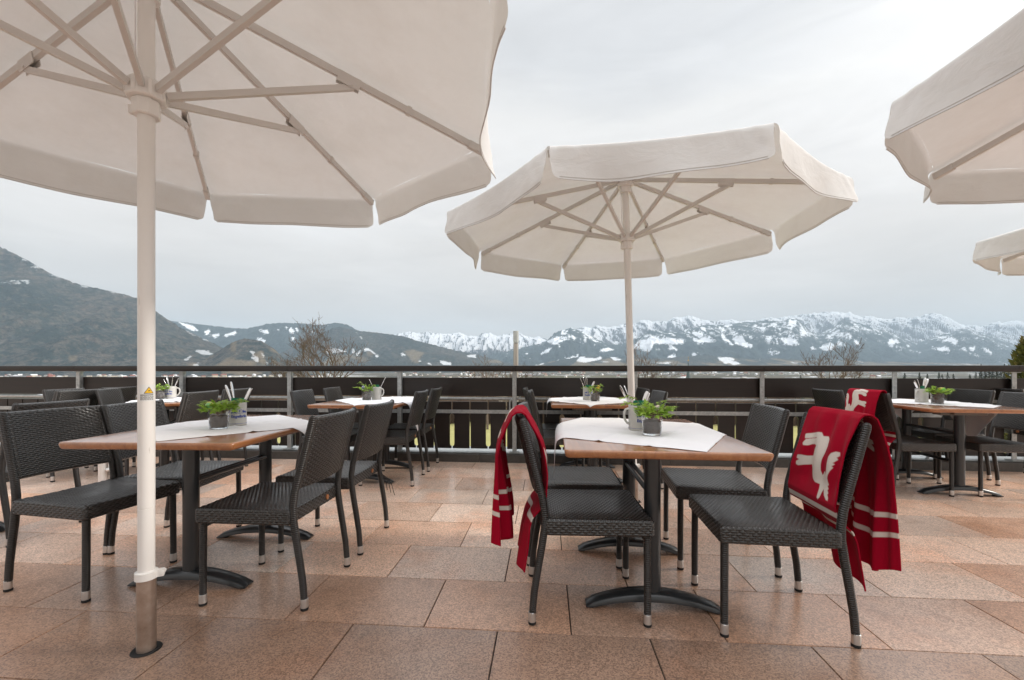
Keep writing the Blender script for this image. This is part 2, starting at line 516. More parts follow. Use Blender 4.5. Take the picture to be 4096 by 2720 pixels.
# ------------------------------------------------------------------ railing
rail = thing('balcony_railing', 'dark stained wooden balcony railing on galvanised posts across the terrace edge', 'railing', (0, 0, 0), ANG)
def px2u(d, v):
    r = (d - CX_D) / F_D
    y = v / (-SA * r + CA)
    return y * (CA * r + SA)
PV = 4.90
posts = [px2u(d, PV) for d in (-330, -62, 180, 418, 667, 921, 1186, 1465, 1757, 2062, 2338, 2640)]
for u in posts:
    b = MB()
    b.box((u, PV, .557), (.046, .008, .93)).box((u + .0215, PV + .0225, .557), (.006, .036, .93))
    b.box((u, PV + .01, 1.017), (.11, .05, .006)).box((u, PV, .101), (.11, .08, .010))
    for zz_ in (.61, .50, .86, .80):
        b.box((u, PV - .008, zz_), (.012, .010, .012), Matrix.Rotation(.6, 3, 'Y'))
    b.obj('post', GALV, rail, smooth=False)
for i in range(len(posts) // 2):
    a, c = posts[2 * i], posts[min(2 * i + 2, len(posts) - 1)]
    hb = MB()
    x0, x1 = a + .0015, c - .0015
    secs = [[(x, PV + .01 + p, 1.057 + q) for p, q in rrect(.12, .066, .007, 2)] for x in (x0, x1)]
    hb.loft(secs).obj('handrail', DARKWOOD, rail)
for a, c in zip(posts[:-1], posts[1:]):
    MB().box(((a + c) / 2, PV + .058, .844), (c - a - .006, .028, .214)).obj('upper_board', DARKWOOD, rail, smooth=False)
    b = MB()
    b.tube([(a + .004, PV + .05, .708), (c - .004, PV + .05, .708)], .0175, 12)
    b.tube([(a + .06, PV + .05, .690), (a + .06, PV + .05, .738)], .013, 10)
    b.obj('tube_rail', GALV, rail)
    b = MB()
    b.box(((a + c) / 2, PV + .036, .558), (c - a - .05, .006, .042))
    x = a + .11
    k = 0
    while x < c - .06:
        b.lathe([(.0, 0), (.0075, .0), (.0075, .004), (.004, .007), (0, .007)], 8, 0, (0, 0, 0))
        n0 = len(b.v) - 40
        for j in range(n0, len(b.v)):
            px, py, pz = b.v[j]; b.v[j] = (x + px, PV + .033 - pz, .558 + py)
        x += .055 if k % 2 else .165; k += 1
    b.obj('flat_rail', GALV, rail)
# profiled boards: every second gap opens into a long rounded slot
def board_outline(u0, u1, left_slot, right_slot):
    zb, zt = .128, .672
    def side(u, s, slot):
        if not slot: return [(u, zb), (u, zt)]
        d = .020 * s
        pts = [(u, zb), (u, .152)]
        for k in range(5):
            a = R(90 * k / 4); pts.append((u + d * math.sin(a), .152 + .034 * (1 - math.cos(a)) + .0))
        for k in range(5):
            a = R(90 * k / 4); pts.append((u + d * math.cos(a), .495 + .034 * math.sin(a)))
        pts += [(u, zt)]
        return pts
    rt = side(u1, -1, right_slot); lf = side(u0, 1, left_slot)
    return rt + lf[::-1]
u = posts[0] - .02; k = 0; cells = []
while u < posts[-1]:
    cells.append((u + .008, u + .2125 - .008, k % 2 == 1, k % 2 == 0)); u += .2125; k += 1
for a, c in zip(posts[:-1], posts[1:]):
    b = MB()
    for (p, q, ls, rs) in cells:
        if a <= (p + q) / 2 < c:
            ol = board_outline(p, q, ls, rs); n = len(ol)
            V = [(x, PV + .046, z) for x, z in ol] + [(x, PV + .07, z) for x, z in ol]
            F = [tuple(range(n)), tuple(range(2 * n - 1, n - 1, -1))] + [(j, j + n, (j + 1) % n + n, (j + 1) % n) for j in range(n)]
            b.add(V, F)
    b.obj('slotted_boards', DARKWOOD, rail, smooth=False)
ledge = MB()
ledge.box(((posts[0] + posts[-1]) / 2, 5.07, .093), (posts[-1] - posts[0], .40, .006))
for u in posts[1:-1]: ledge.box((u + .33, 4.90, .112), (.012, .03, .035), Matrix.Rotation(.5, 3, 'Y'))
ledge.obj('metal_ledge', GALV, rail, smooth=False)
MB().tube([(posts[6] - .052, PV + .02, .56), (posts[6] - .052, PV + .02, .665), (posts[6] - .047, PV + .02, .69), (posts[6] - .03, PV + .02, .70), (posts[6] - .004, PV + .02, .702)], .012, 10).obj('drain_pipe', GALV, rail)

# ------------------------------------------------------------------ valley ground
def ground_z(r):
    if r < 36: return -3.2
    return -3.2 - 42 * smooth(36, 620, r) ** .8
def land_mat():
    m = M('valley_land')
    P = m.coord('Object')
    v = m.n('ShaderNodeTexVoronoi', {'Scale': .0042}, feature='F1')
    m.set(v.inputs['Vector'], P)
    sp = m.n('ShaderNodeSeparateColor', {0: v.outputs['Color']})
    f = m.noise(.02, 5, .65, P); g = m.noise(.6, 5, .7, P)
    fld = m.ramp(sp.outputs[0], [(.0, (.11, .085, .055)), (.25, (.13, .125, .06)), (.5, (.055, .055, .042)), (.75, (.15, .125, .08)), (1, (.045, .045, .04))])
    fld = m.mix(m.math('MULTIPLY', f, .7), fld, c3(.06, .052, .045))
    snow = m.math('GREATER_THAN', m.math('ADD', m.math('MULTIPLY', sp.outputs[1], .45), m.noise(.006, 4, .6, P)), .96)
    fld = m.mix(snow, fld, c3(.72, .74, .77))
    near = m.mix(g, c3(.25, .24, .085), c3(.40, .37, .17))
    ln = m.n('ShaderNodeVectorMath', {0: P}, operation='LENGTH')
    k = m.n('ShaderNodeMapRange', {'Value': ln.outputs['Value'], 'From Min': 34.0, 'From Max': 60.0})
    m.p(Base_Color=m.mix(k.outputs[0], near, fld), Roughness=.95, Specular_IOR_Level=.1)
    return m.m
LAND = land_mat()
b = MB(); radii = [4.9, 8, 14, 24, 36, 50, 70, 100, 140, 200, 280, 380, 500, 650, 900, 1400, 2200, 3500, 5500, 8000, 12000, 17000]
NA = 96; V, F = [], []
for r in radii:
    for i in range(NA + 1):
        a = R(-80 + 160 * i / NA)
        x, y = r * math.sin(a), r * math.cos(a)
        V.append((x, y, ground_z(r) + (2.0 * mnoise.noise((x * .01, y * .01, 0)) if r > 60 else 0)))
for j in range(len(radii) - 1):
    for i in range(NA):
        p = j * (NA + 1) + i; F.append((p, p + 1, p + NA + 2, p + NA + 1))
tag(b.add(V, F).obj('ground', LAND), 'valley floor with fields beyond the terrace', kind='structure')

# ------------------------------------------------------------------ mountains
def pip(poly, X, Y):
    inside = np.zeros(X.shape, bool); n = len(poly)
    for i in range(n):
        x0, y0 = poly[i]; x1, y1 = poly[(i + 1) % n]
        if y0 == y1: continue
        c = ((y0 > Y) != (y1 > Y)) & (X < (x1 - x0) * (Y - y0) / (y1 - y0) + x0)
        inside ^= c
    return inside
def cv(pts, x0, y0, s):     # points read on an enlarged cut-out -> display pixels of the photograph
    return [((x0 + a / s) / 1.73486, (y0 + c / s) / 1.73486) for a, c in pts]
def hill_mat():
    m = M('mountain_slope')
    P = m.coord('Object')
    f = m.noise(.004, 6, .65, P); g = m.noise(.02, 4, .7, P)
    h = m.noise(.0016, 4, .6, P)
    forest = m.mix(f, c3(.003, .013, .017), c3(.060, .076, .066))
    k_ = m.noise(.016, 5, .8, P)
    hh = m.math('ADD', m.math('MULTIPLY', h, .35), m.math('MULTIPLY', k_, .65))
    forest = m.mix(m.math('MULTIPLY', m.math('MULTIPLY', m.math('SUBTRACT', hh, .46, clamp=True), 6.0, clamp=True), m.attr('brown')), forest, c3(.165, .135, .11))
    forest = m.mix(m.math('MULTIPLY', m.math('SUBTRACT', m.noise(.034, 4, .8, P), .47, clamp=True), 4.0, clamp=True), forest, c3(.004, .010, .012))
    rock = m.mix(g, c3(.055, .058, .062), c3(.12, .12, .125))
    mead = m.mix(f, c3(.19, .14, .085), c3(.27, .21, .13))
    sa = m.attr('snow'); brk = m.math('SUBTRACT', m.noise(.017, 5, .8, P), .5)
    gate = m.math('MULTIPLY', sa, 5.0, clamp=True)
    sn = m.math('ADD', sa, m.math('MULTIPLY', m.math('MULTIPLY', brk, 3.4), gate))
    sn = m.n('ShaderNodeMapRange', {'Value': sn, 'From Min': .40, 'From Max': .60}).outputs[0]
    sn = m.math('MULTIPLY', sn, m.math('SUBTRACT', 1.0, m.math('MULTIPLY', m.attr('brown'), .55)))
    md = m.math('ADD', m.attr('meadow'), m.math('MULTIPLY', m.math('SUBTRACT', m.noise(.010, 5, .75, P), .5), 1.9))
    md = m.n('ShaderNodeMapRange', {'Value': md, 'From Min': .30, 'From Max': .95}).outputs[0]
    col = m.mix(m.attr('rock'), forest, rock)
    col = m.mix(m.math('MULTIPLY', md, .62), col, mead)
    col = m.mix(sn, col, c3(.90, .92, .95))
    m.p(Base_Color=col, Roughness=.95, Specular_IOR_Level=.05)
    m.bump(m.noise(.012, 6, .75, P), 1.0, 45.0)
    return m.m
HILL = hill_mat()
def hills(name, label, sky_, D, Dn, base, step, rows, amp, jag, snowline, rocky, snow_polys=(), mead_polys=(), brown=.5, crest=0.0, spurs=1.0, low=0.0, seed=0, specks=0.0):
    sky_ = sorted(sky_)
    xs = np.arange(sky_[0][0], sky_[-1][0], step)
    ys = np.interp(xs, [p[0] for p in sky_], [p[1] for p in sky_])
    n = len(xs); rows_b = 6
    V = np.zeros((rows + rows_b, n, 3)); snow = np.zeros((rows + rows_b, n)); mead = snow.copy(); rock = snow.copy()
    nf = mnoise.fractal
    for i in range(n):
        t = (xs[i] - CX_D) / F_D
        jg = -jag * (nf((xs[i] * .11, seed, 0), .8, 2.2, 4)) / F_D * D
        zr0 = HC + (H_D - ys[i]) / F_D * D
        for j in range(rows + rows_b):
            if j < rows:
                q = j / (rows - 1)
                zr = zr0 + jg * q ** 8
                d = Dn + (D - Dn) * q
                x = t * d
                prof = .55 * q + .45 * q ** 1.8
                sp = 1 - abs(nf((x * .0011 * spurs, d * .00035 * spurs, seed), .9, 2.1, 5))
                ww = math.sin(math.pi * min(1, q * 1.02)) ** .8 if q < .98 else 0
                fine = nf((x * .0028, d * .0016, seed + 3.3), .85, 2.2, 4) * 70.0 * min(1, (zr - base) / 900.0) * ww
                z = fine + base + (zr - base) * prof + amp * (sp - .75) * ww * max(60, zr - base) * .001
            else:
                q = (j - rows + 1) / rows_b
                d = D + (D - Dn) * .8 * q; x = t * d; zr = zr0 + jg
                z = zr - (zr - base) * q * .9
            V[j, i] = (x, d, z)
    # keep every slope below the ridge's line of sight
    tanr = (V[rows - 1, :, 2] - HC) / V[rows - 1, :, 1]
    for j in range(rows - 1):
        lim = HC + (tanr - .0012) * V[j, :, 1]
        V[j, :, 2] = np.where(V[j, :, 2] > lim, lim, V[j, :, 2])
    PX = CX_D + V[:, :, 0] / V[:, :, 1] * F_D
    PY = H_D - (V[:, :, 2] - HC) / V[:, :, 1] * F_D
    gx = np.gradient(V[:, :, 2], axis=1) / np.maximum(1e-6, np.abs(np.gradient(V[:, :, 0], axis=1)))
    for i in range(n):
        for j in range(rows + rows_b):
            x, d, z = V[j, i]
            if snowline is not None:
                k = nf((x * .0022, d * .0012, z * .004 + seed), .8, 2.2, 5)
                k2 = nf((x * .010 + z * .012, d * .003, z * .004), .7, 2.1, 3)
                s = smooth(snowline - 160, snowline + 160, z + 260 * k)
                rk = smooth(.12, .55, k2 * 1.0 + gx[j, i] * rocky + .06)
                snow[j, i] = s * (1 - .85 * rk); rock[j, i] = smooth(snowline - 250, snowline + 50, z)
            if specks:
                k = nf((x * .004, d * .002, z * .006 + seed + 9), .8, 2.2, 4)
                snow[j, i] = max(snow[j, i], smooth(.5 - specks, .75 - specks, k + .2 * (z - base) / 900.0))
            if crest and j < rows:
                k = nf((x * .012, d * .006, z * .014 + seed), .8, 2.2, 4)
                snow[j, i] = max(snow[j, i], .56 * smooth(.93, .99, j / (rows - 1)) * smooth(.0, .3, k + .02))
            if name == 'forested_range' and j < rows:
                k = 1 - abs(nf((x * .0040 + z * .004, d * .0014, z * .003 + seed), .8, 2.3, 5)) * 1.6
                snow[j, i] = max(snow[j, i], .8 * smooth(.66, .92, k) * smooth(330, 900, z))
            if low:
                k = nf((x * .003, d * .001, z * .006 + seed + 5), .8, 2.2, 4)
                mead[j, i] = smooth(-.05, .25, k + low - .35 * (z - base) / 160.0)
    for poly in snow_polys: snow = np.where(pip(poly, PX, PY), 1 - (snow > .5) * 1.0, snow)
    def blur(A_, k):
        for ax in (0, 1):
            A_ = sum(np.roll(A_, q, ax) for q in range(-k, k + 1)) / (2 * k + 1)
        return A_
    if snow_polys: snow = blur(snow, 1)
    for poly in mead_polys: mead = np.where(pip(poly, PX, PY), 1.0, mead)
    if mead_polys: mead = blur(blur(mead, 1), 2)
    F = []
    m_ = rows + rows_b
    for j in range(m_ - 1):
        for i in range(n - 1):
            F.append((j * n + i, j * n + i + 1, (j + 1) * n + i + 1, (j + 1) * n + i))
    b = MB(); b.add(V.reshape(-1, 3).tolist(), F)
    o = b.obj(name, HILL, angle=180)
    for nm, dat in (('snow', snow), ('meadow', mead), ('rock', rock), ('brown', np.full(snow.shape, brown))):
        at = o.data.attributes.new(nm, 'FLOAT', 'POINT'); at.data.foreach_set('value', dat.ravel().astype(np.float32))
    tag(o, label, kind='structure')
    return o
GZ = -45.0
C1 = lambda p: cv(p, 1500, 1200, 2.361)
C2 = lambda p: cv(p, 2400, 1200, 2.6233)
C3 = lambda p: cv(p, 3200, 1200, 2.635)
C4 = lambda p: cv(p, 1000, 1250, 3.935)
C5 = lambda p: cv(p, 0, 950, 1.6864)
hills('forested_hill', 'steep forested hillside on the left', [(-420, 470), (-150, 520), (0, 568), (60, 598), (120, 632), (180, 655), (240, 668), (300, 682), (325, 692), (370, 725), (420, 757), (480, 785), (530, 810), (580, 834), (640, 853), (700, 864)],
      4200, 2500, GZ, 2.0, 90, 300, 2.5, None, 0, brown=1.0, specks=-.30, crest=1.0,
      snow_polys=[C5(p) for p in ([(1230, 825), (1300, 793), (1262, 832)], [(1318, 757), (1405, 762), (1438, 788), (1380, 795), (1322, 772)], [(1300, 862), (1345, 838), (1335, 870)])],
      mead_polys=[C5(p) for p in ([(455, 790), (525, 810), (520, 835), (465, 832)], [(622, 795), (685, 803), (670, 830)], [(1240, 865), (1330, 838), (1320, 872)])], seed=1)
hills('wooded_knoll', 'rounded wooded knoll with snow patches at the foot of the left hill', [(430, 852), (480, 824), (510, 805), (540, 787), (565, 780), (600, 785), (630, 802), (655, 826), (690, 846), (735, 860)],
      3300, 2500, GZ, 1.5, 50, 150, 1.5, None, 0, brown=1.0, seed=2,
      snow_polys=[C5(p) for p in ([(1680, 765), (1722, 770), (1708, 797)], [(1690, 805), (1740, 800), (1742, 842), (1715, 825)], [(1750, 765), (1783, 790), (1765, 790)], [(1785, 840), (1812, 845), (1810, 862)], [(1590, 780), (1602, 770), (1600, 800)], [(1765, 795), (1785, 795), (1780, 808)])],
      mead_polys=[C5(p) for p in ([(1545, 700), (1600, 695), (1590, 790), (1560, 770)], [(1680, 765), (1775, 765), (1805, 862), (1760, 860), (1700, 790)], [(1810, 800), (1890, 860), (1850, 860)])], low=.15)
hills('blue_ridge', 'blue wooded ridge with snow clearings left of centre', [(330, 735), (400, 740), (440, 745), (500, 752), (545, 757), (570, 757), (620, 746), (650, 744), (690, 745), (720, 748), (745, 749), (770, 744), (800, 748), (830, 765), (870, 790), (920, 812)],
      9000, 6500, GZ, 1.6, 56, 260, 1.6, None, 0, brown=.1, seed=3,
      snow_polys=[C4(p) for p in ([(135, 290), (200, 262), (300, 310), (290, 335), (180, 315)], [(70, 440), (160, 400), (285, 460), (210, 515), (140, 495)], [(600, 270), (650, 240), (705, 290), (680, 330), (620, 315)], [(700, 220), (772, 270), (740, 302)], [(640, 410), (720, 368), (710, 432), (660, 435)], [(410, 235), (482, 290), (430, 282)], [(1190, 205), (1228, 192), (1226, 228)], [(940, 330), (1000, 288), (1025, 312), (970, 325)], [(550, 220), (592, 225), (590, 268)], [(890, 260), (925, 248), (905, 278)])] +
                 [C5(p) for p in ([(1190, 565), (1300, 592), (1345, 632), (1280, 622)], [(1365, 650), (1400, 622), (1428, 628), (1400, 655)], [(1405, 662), (1490, 648), (1455, 678)], [(1500, 660), (1590, 630), (1600, 645), (1530, 670)])])
hills('middle_hill', 'forested middle hill with brown meadows', [(560, 852), (600, 840), (650, 812), (690, 792), (730, 773), (765, 757), (785, 753), (800, 757), (830, 763), (880, 768), (930, 775), (960, 785), (1000, 795), (1050, 808), (1100, 817), (1140, 828), (1190, 842), (1230, 852)],
      6500, 4600, GZ, 1.6, 64, 260, 1.2, None, 0, brown=.7, low=-.06, seed=4,
      snow_polys=[C4(p) for p in ([(1190, 560), (1250, 550), (1350, 570), (1480, 600), (1560, 590), (1500, 622), (1400, 635), (1280, 632), (1210, 645)], [(1600, 590), (1652, 578), (1640, 645), (1610, 632)], [(1665, 650), (1740, 590), (1820, 562), (1900, 585), (1990, 660), (2035, 680), (1990, 718), (1965, 660), (1880, 602), (1830, 606), (1740, 604), (1730, 645), (1680, 685)], [(1700, 370), (1760, 380), (1770, 420), (1720, 390)], [(1790, 430), (1840, 460), (1820, 470)], [(1660, 320), (1720, 335), (1690, 342)], [(2060, 470), (2092, 485), (2075, 497)], [(1750, 730), (1890, 745), (1860, 757)])] +
                 [C1(p) for p in ([(600, 570), (720, 590), (720, 615), (640, 612)], [(865, 522), (955, 513), (950, 547), (880, 540)], [(235, 505), (280, 505), (300, 532), (260, 527)], [(410, 568), (442, 575), (415, 585)], [(480, 600), (510, 590), (535, 612)])],
      mead_polys=[C4([(1830, 604), (1900, 612), (1970, 668), (1960, 692), (1850, 682)]), C1([(260, 475), (370, 465), (480, 500), (430, 540), (420, 592), (370, 602), (330, 560)]), C4([(1500, 640), (1650, 680), (1900, 760), (1800, 780), (1600, 740)])])
hills('far_snow_range', 'distant snow covered range in the centre', C1([(20, 420), (100, 350), (160, 335), (230, 310), (330, 298), (420, 312), (520, 298), (560, 308), (640, 320), (720, 318), (800, 305), (850, 330), (930, 340), (970, 345), (1010, 312), (1080, 308), (1150, 340), (1220, 325), (1290, 320), (1360, 308), (1420, 340), (1480, 355), (1550, 345), (1600, 362), (1640, 372), (1800, 400)]),
      12800, 9000, GZ, 1.2, 70, 650, 2.4, 430, .45, spurs=1.6, seed=5)
hills('high_snow_range', 'high snow covered alpine range on the right', C1([(1500, 420), (1600, 385), (1840, 300), (1900, 275), (1960, 252), (2050, 262), (2100, 240), (2200, 262), (2290, 245), (2361, 225)]) + C2([(0, 272), (120, 290), (250, 255), (330, 262), (450, 208), (560, 222), (700, 225), (780, 180), (860, 182), (925, 160), (1000, 180), (1090, 210), (1190, 225), (1290, 212), (1380, 205), (1480, 225), (1570, 210), (1640, 215), (1750, 180), (1870, 190), (1950, 170), (2020, 165), (2130, 148), (2250, 140), (2361, 128)])[2:] + C3([(130, 140), (260, 125), (370, 120), (450, 135), (530, 128), (600, 165), (660, 180), (740, 165), (840, 190), (930, 205), (1030, 182), (1180, 190), (1280, 165), (1390, 135), (1480, 150), (1580, 190), (1680, 250), (1750, 265), (1850, 265), (1960, 270), (2080, 225), (2130, 240), (2230, 220), (2300, 215), (2361, 235), (2700, 250)]),
      13200, 10000, GZ, 1.3, 74, 650, 2.6, 560, .42, spurs=1.5, seed=6)
hills('forested_range', 'blue forested front range with snowy clearings on the right', C1([(1000, 560), (1150, 478), (1250, 470), (1350, 455), (1430, 440), (1560, 410), (1640, 370), (1690, 310), (1760, 285), (1855, 262), (1930, 290), (2020, 330), (2100, 375), (2200, 410), (2300, 425)]) + C2([(380, 410), (460, 355), (530, 310), (650, 320), (800, 340), (900, 310), (1060, 265), (1200, 262), (1340, 260), (1480, 235), (1560, 230), (1650, 230), (1760, 205), (1900, 225), (1990, 190), (2060, 190), (2090, 215)]) + C3([(0, 225), (100, 330), (200, 360), (320, 300), (430, 220), (520, 225), (620, 240), (720, 280), (850, 315), (950, 350), (1050, 380), (1150, 430), (1230, 470), (1330, 420), (1450, 370), (1580, 345), (1700, 300), (1800, 310), (1900, 345), (2050, 385), (2150, 430), (2250, 470), (2361, 520), (2700, 640)]),
      11000, 7000, GZ, 1.3, 90, 320, 1.4, None, 0, brown=.1, spurs=1.2, seed=7, specks=-.20,
      snow_polys=[C2(p) for p in (
        [(340, 490), (400, 430), (530, 385), (620, 400), (740, 400), (880, 415), (880, 455), (720, 465), (560, 455), (540, 520), (500, 550), (440, 520), (360, 510)],
        [(880, 320), (990, 312), (1060, 340), (1140, 370), (1220, 435), (1140, 445), (1000, 440), (965, 405), (1110, 400), (1100, 385), (990, 370), (960, 340)],
        [(1265, 345), (1300, 350), (1310, 395), (1360, 430), (1405, 480), (1360, 465), (1290, 420)],
        [(1400, 360), (1445, 345), (1500, 400), (1540, 450), (1610, 485), (1590, 500), (1520, 495), (1430, 460), (1380, 400)],
        [(1230, 300), (1340, 255), (1365, 290), (1400, 330), (1240, 345)],
        [(1710, 380), (1790, 380), (1900, 405), (1960, 400), (1990, 385), (2050, 430), (2100, 455), (2060, 475), (1950, 465), (1800, 450), (1740, 430)],
        [(1785, 402), (1900, 415), (1945, 435), (1900, 446), (1790, 428)],
        [(1920, 325), (2000, 350), (2100, 370), (2230, 350), (2200, 377), (2040, 386), (1970, 370)],
        [(1955, 285), (1990, 200), (2040, 170), (2060, 250), (2030, 300), (1990, 312)],
        [(1680, 280), (1750, 290), (1720, 337), (1690, 332)], [(2200, 505), (2230, 486), (2275, 522), (2210, 522)],
        [(960, 565), (985, 546), (1010, 562), (1085, 568), (1040, 582), (970, 580)], [(700, 600), (760, 575), (805, 572), (780, 614), (720, 627)],
        [(1590, 655), (1650, 640), (1740, 650), (1830, 680), (1700, 672)], [(960, 608), (1060, 593), (1040, 622), (980, 620)],
        [(2120, 235), (2361, 260), (2361, 300), (2240, 275), (2150, 260)], [(1780, 250), (1850, 240), (1860, 278), (1800, 280)],
        [(580, 515), (630, 505), (620, 525), (575, 522)], [(1050, 285), (1090, 275), (1120, 335), (1080, 315)], [(1330, 505), (1365, 503), (1355, 517)])] +
      [C3(p) for p in (
        [(280, 380), (390, 315), (500, 340), (555, 370), (540, 402), (420, 387), (330, 387)], [(270, 330), (330, 270), (385, 255), (380, 300), (320, 340)],
        [(195, 500), (320, 455), (370, 475), (400, 482), (330, 532), (260, 532)], [(400, 430), (490, 482), (390, 487)],
        [(560, 418), (600, 430), (645, 482), (580, 462)], [(640, 278), (740, 330), (740, 347), (650, 302)],
        [(960, 398), (1075, 460), (1000, 452), (970, 502), (915, 460)], [(1000, 488), (1080, 503), (1080, 522), (1010, 517)],
        [(1215, 533), (1310, 562), (1240, 552)], [(1380, 510), (1490, 498), (1530, 488), (1600, 542), (1500, 537), (1440, 530)],
        [(1480, 440), (1580, 388), (1670, 430), (1640, 482), (1580, 432)], [(1640, 510), (1720, 498), (1790, 560), (1880, 600), (1930, 578), (1890, 592), (1770, 547)],
        [(1770, 500), (1850, 488), (1840, 527), (1790, 522)], [(1895, 525), (1950, 518), (2030, 552), (1960, 552)],
        [(0, 290), (60, 300), (100, 350), (140, 350), (60, 380), (0, 362)], [(560, 250), (630, 290), (620, 300), (570, 270)], [(430, 250), (500, 290), (490, 298), (440, 275)])] +
      [C1(p) for p in (
        [(1620, 390), (1680, 360), (1780, 345), (1870, 335), (1905, 365), (1800, 377), (1700, 422), (1640, 402)], [(1550, 520), (1610, 470), (1680, 445), (1640, 492)],
        [(1660, 600), (1780, 560), (1940, 513), (1900, 552), (1760, 597)], [(2100, 480), (2200, 448), (2265, 470), (2150, 492)], [(1740, 320), (1830, 280), (1790, 330)], [(2050, 360), (2100, 385), (2090, 400), (2055, 380)], [(1780, 530), (1810, 515), (1800, 540)])])
hills('foothills', 'low foothills with snowy fields below the right range', [(1020, 850), (1100, 838), (1180, 840), (1230, 842), (1290, 830), (1340, 822), (1400, 822), (1470, 828), (1530, 826), (1570, 822), (1620, 819), (1680, 824), (1740, 828), (1800, 826), (1860, 831), (1930, 830), (2000, 834), (2100, 834), (2200, 838), (2361, 842), (2500, 846)],
      6800, 4900, GZ, 1.7, 34, 200, 1.0, None, 0, low=.25, seed=8, specks=-.1,
      snow_polys=[C2(p) for p in ([(1230, 605), (1370, 598), (1425, 625), (1320, 672), (1270, 640)], [(1355, 660), (1420, 643), (1490, 675), (1400, 680)], [(0, 590), (60, 560), (30, 605)], [(160, 610), (270, 580), (270, 625)], [(580, 560), (650, 560), (630, 575)])] +
      [C3(p) for p in ([(1570, 620), (1700, 650), (1740, 672), (1640, 662)], [(1790, 622), (1900, 638), (1980, 672), (1920, 672)], [(0, 560), (130, 546), (50, 570), (60, 590), (190, 605), (360, 588), (480, 595), (600, 640), (690, 662), (560, 642), (430, 612), (200, 614), (0, 597)], [(1185, 612), (1250, 612), (1240, 628)], [(1445, 612), (1505, 630), (1480, 634)])] +
      [C1(p) for p in ([(1400, 610), (1480, 580), (1560, 548), (1540, 582), (1450, 607)], [(1900, 580), (1950, 518), (2000, 550), (2110, 543), (2150, 508), (2185, 503), (2130, 562), (1980, 592)], [(2210, 530), (2240, 508), (2361, 530), (2361, 562), (2260, 572)], [(1500, 610), (1605, 590), (1590, 610)])])

# ------------------------------------------------------------------ trees
BARK = plain('bare_bark', (.15, .115, .095), .9, nz_=.4, scale=8)
def bare_tree_meshes(seed, h, fork, spread, rmin, n1=5, depth=5):
    rng = random.Random(seed)
    tr, cr_ = MB(), MB()
    base = Vector((0, 0, 0)); top = Vector((rng.uniform(-.2, .2), rng.uniform(-.2, .2), fork))
    r0 = h * .012
    tr.tube([base, (base + top) / 2 + Vector((.06, 0, 0)), top], [r0 * 1.25, r0, r0 * .9], 8)
    def grow(p, d, ln, r, lev):
        pts, q = [p], p
        dd = d.copy()
        for k in range(4):
            dd = (dd + Vector((rng.uniform(-.22, .22), rng.uniform(-.22, .22), rng.uniform(-.08, .2)))).normalized()
            q = q + dd * ln / 4; pts.append(q)
        rr = [max(rmin, r * (1 - .13 * k)) for k in range(5)]
        cr_.tube(pts, rr, 5 if lev < 2 else 3, cap=False)
        if lev >= depth: return
        nb = rng.choice((2, 3, 3)) if lev else rng.choice((3, 4))
        for k in range(nb):
            s = rng.uniform(.35, 1.0); i = min(3, int(s * 4)); o = pts[i].lerp(pts[i + 1], s * 4 - i if s < 1 else 1)
            ax = Vector((rng.uniform(-1, 1), rng.uniform(-1, 1), rng.uniform(-.4, 1))).normalized()
            nd = (dd * .75 + ax * .75).normalized()
            grow(o, nd, ln * rng.uniform(.55, .78), r * .58, lev + 1)
    for k in range(n1):
        a = 2 * math.pi * k / n1 + rng.uniform(-.4, .4)
        d = Vector((math.cos(a) * spread, math.sin(a) * spread, rng.uniform(.75, 1.25))).normalized()
        grow(top + Vector((0, 0, -rng.uniform(0, .4))), d, (h - fork) * rng.uniform(.36, .5), r0 * .6, 0)
    return tr, cr_
def bare_tree(label, loc, seed, h, fork, spread, rmin, n1=5, depth=5, group='bare trees beyond the railing'):
    t = thing('bare_tree', label, 'tree', loc, random.Random(seed).uniform(0, 6), group)
    a, c = bare_tree_meshes(seed, h, fork, spread, rmin, n1, depth)
    a.obj('trunk', BARK, t); c.obj('crown', BARK, t)
    return t
bare_tree('large leafless tree rising above the railing left of centre', (-8.6, 20, -3.2), 11, 6.6, 3.2, .75, .006, 6, 5)
bare_tree('small twiggy leafless tree beside the large one, nearer the left pole', (-10.3, 20.6, -3.2), 12, 5.0, 3.0, .9, .006, 5, 5)
bare_tree('thin leafless tree just left of the lamp post', (-1.7, 30, -3.3), 13, 5.7, 2.4, .8, .008, 5, 4)
bare_tree('low leafless tree with reddish twigs directly behind the lamp post', (.6, 33, -3.4), 14, 5.8, 2.3, .8, .009, 5, 4)
bare_tree('pale leafless tree beside the middle parasol pole', (10.6, 34, -3.5), 15, 6.9, 2.5, .55, .009, 5, 4)
bare_tree('wide leafless tree above the railing towards the right', (21.8, 29, -3.3), 16, 6.5, 2.3, .7, .009, 6, 4)
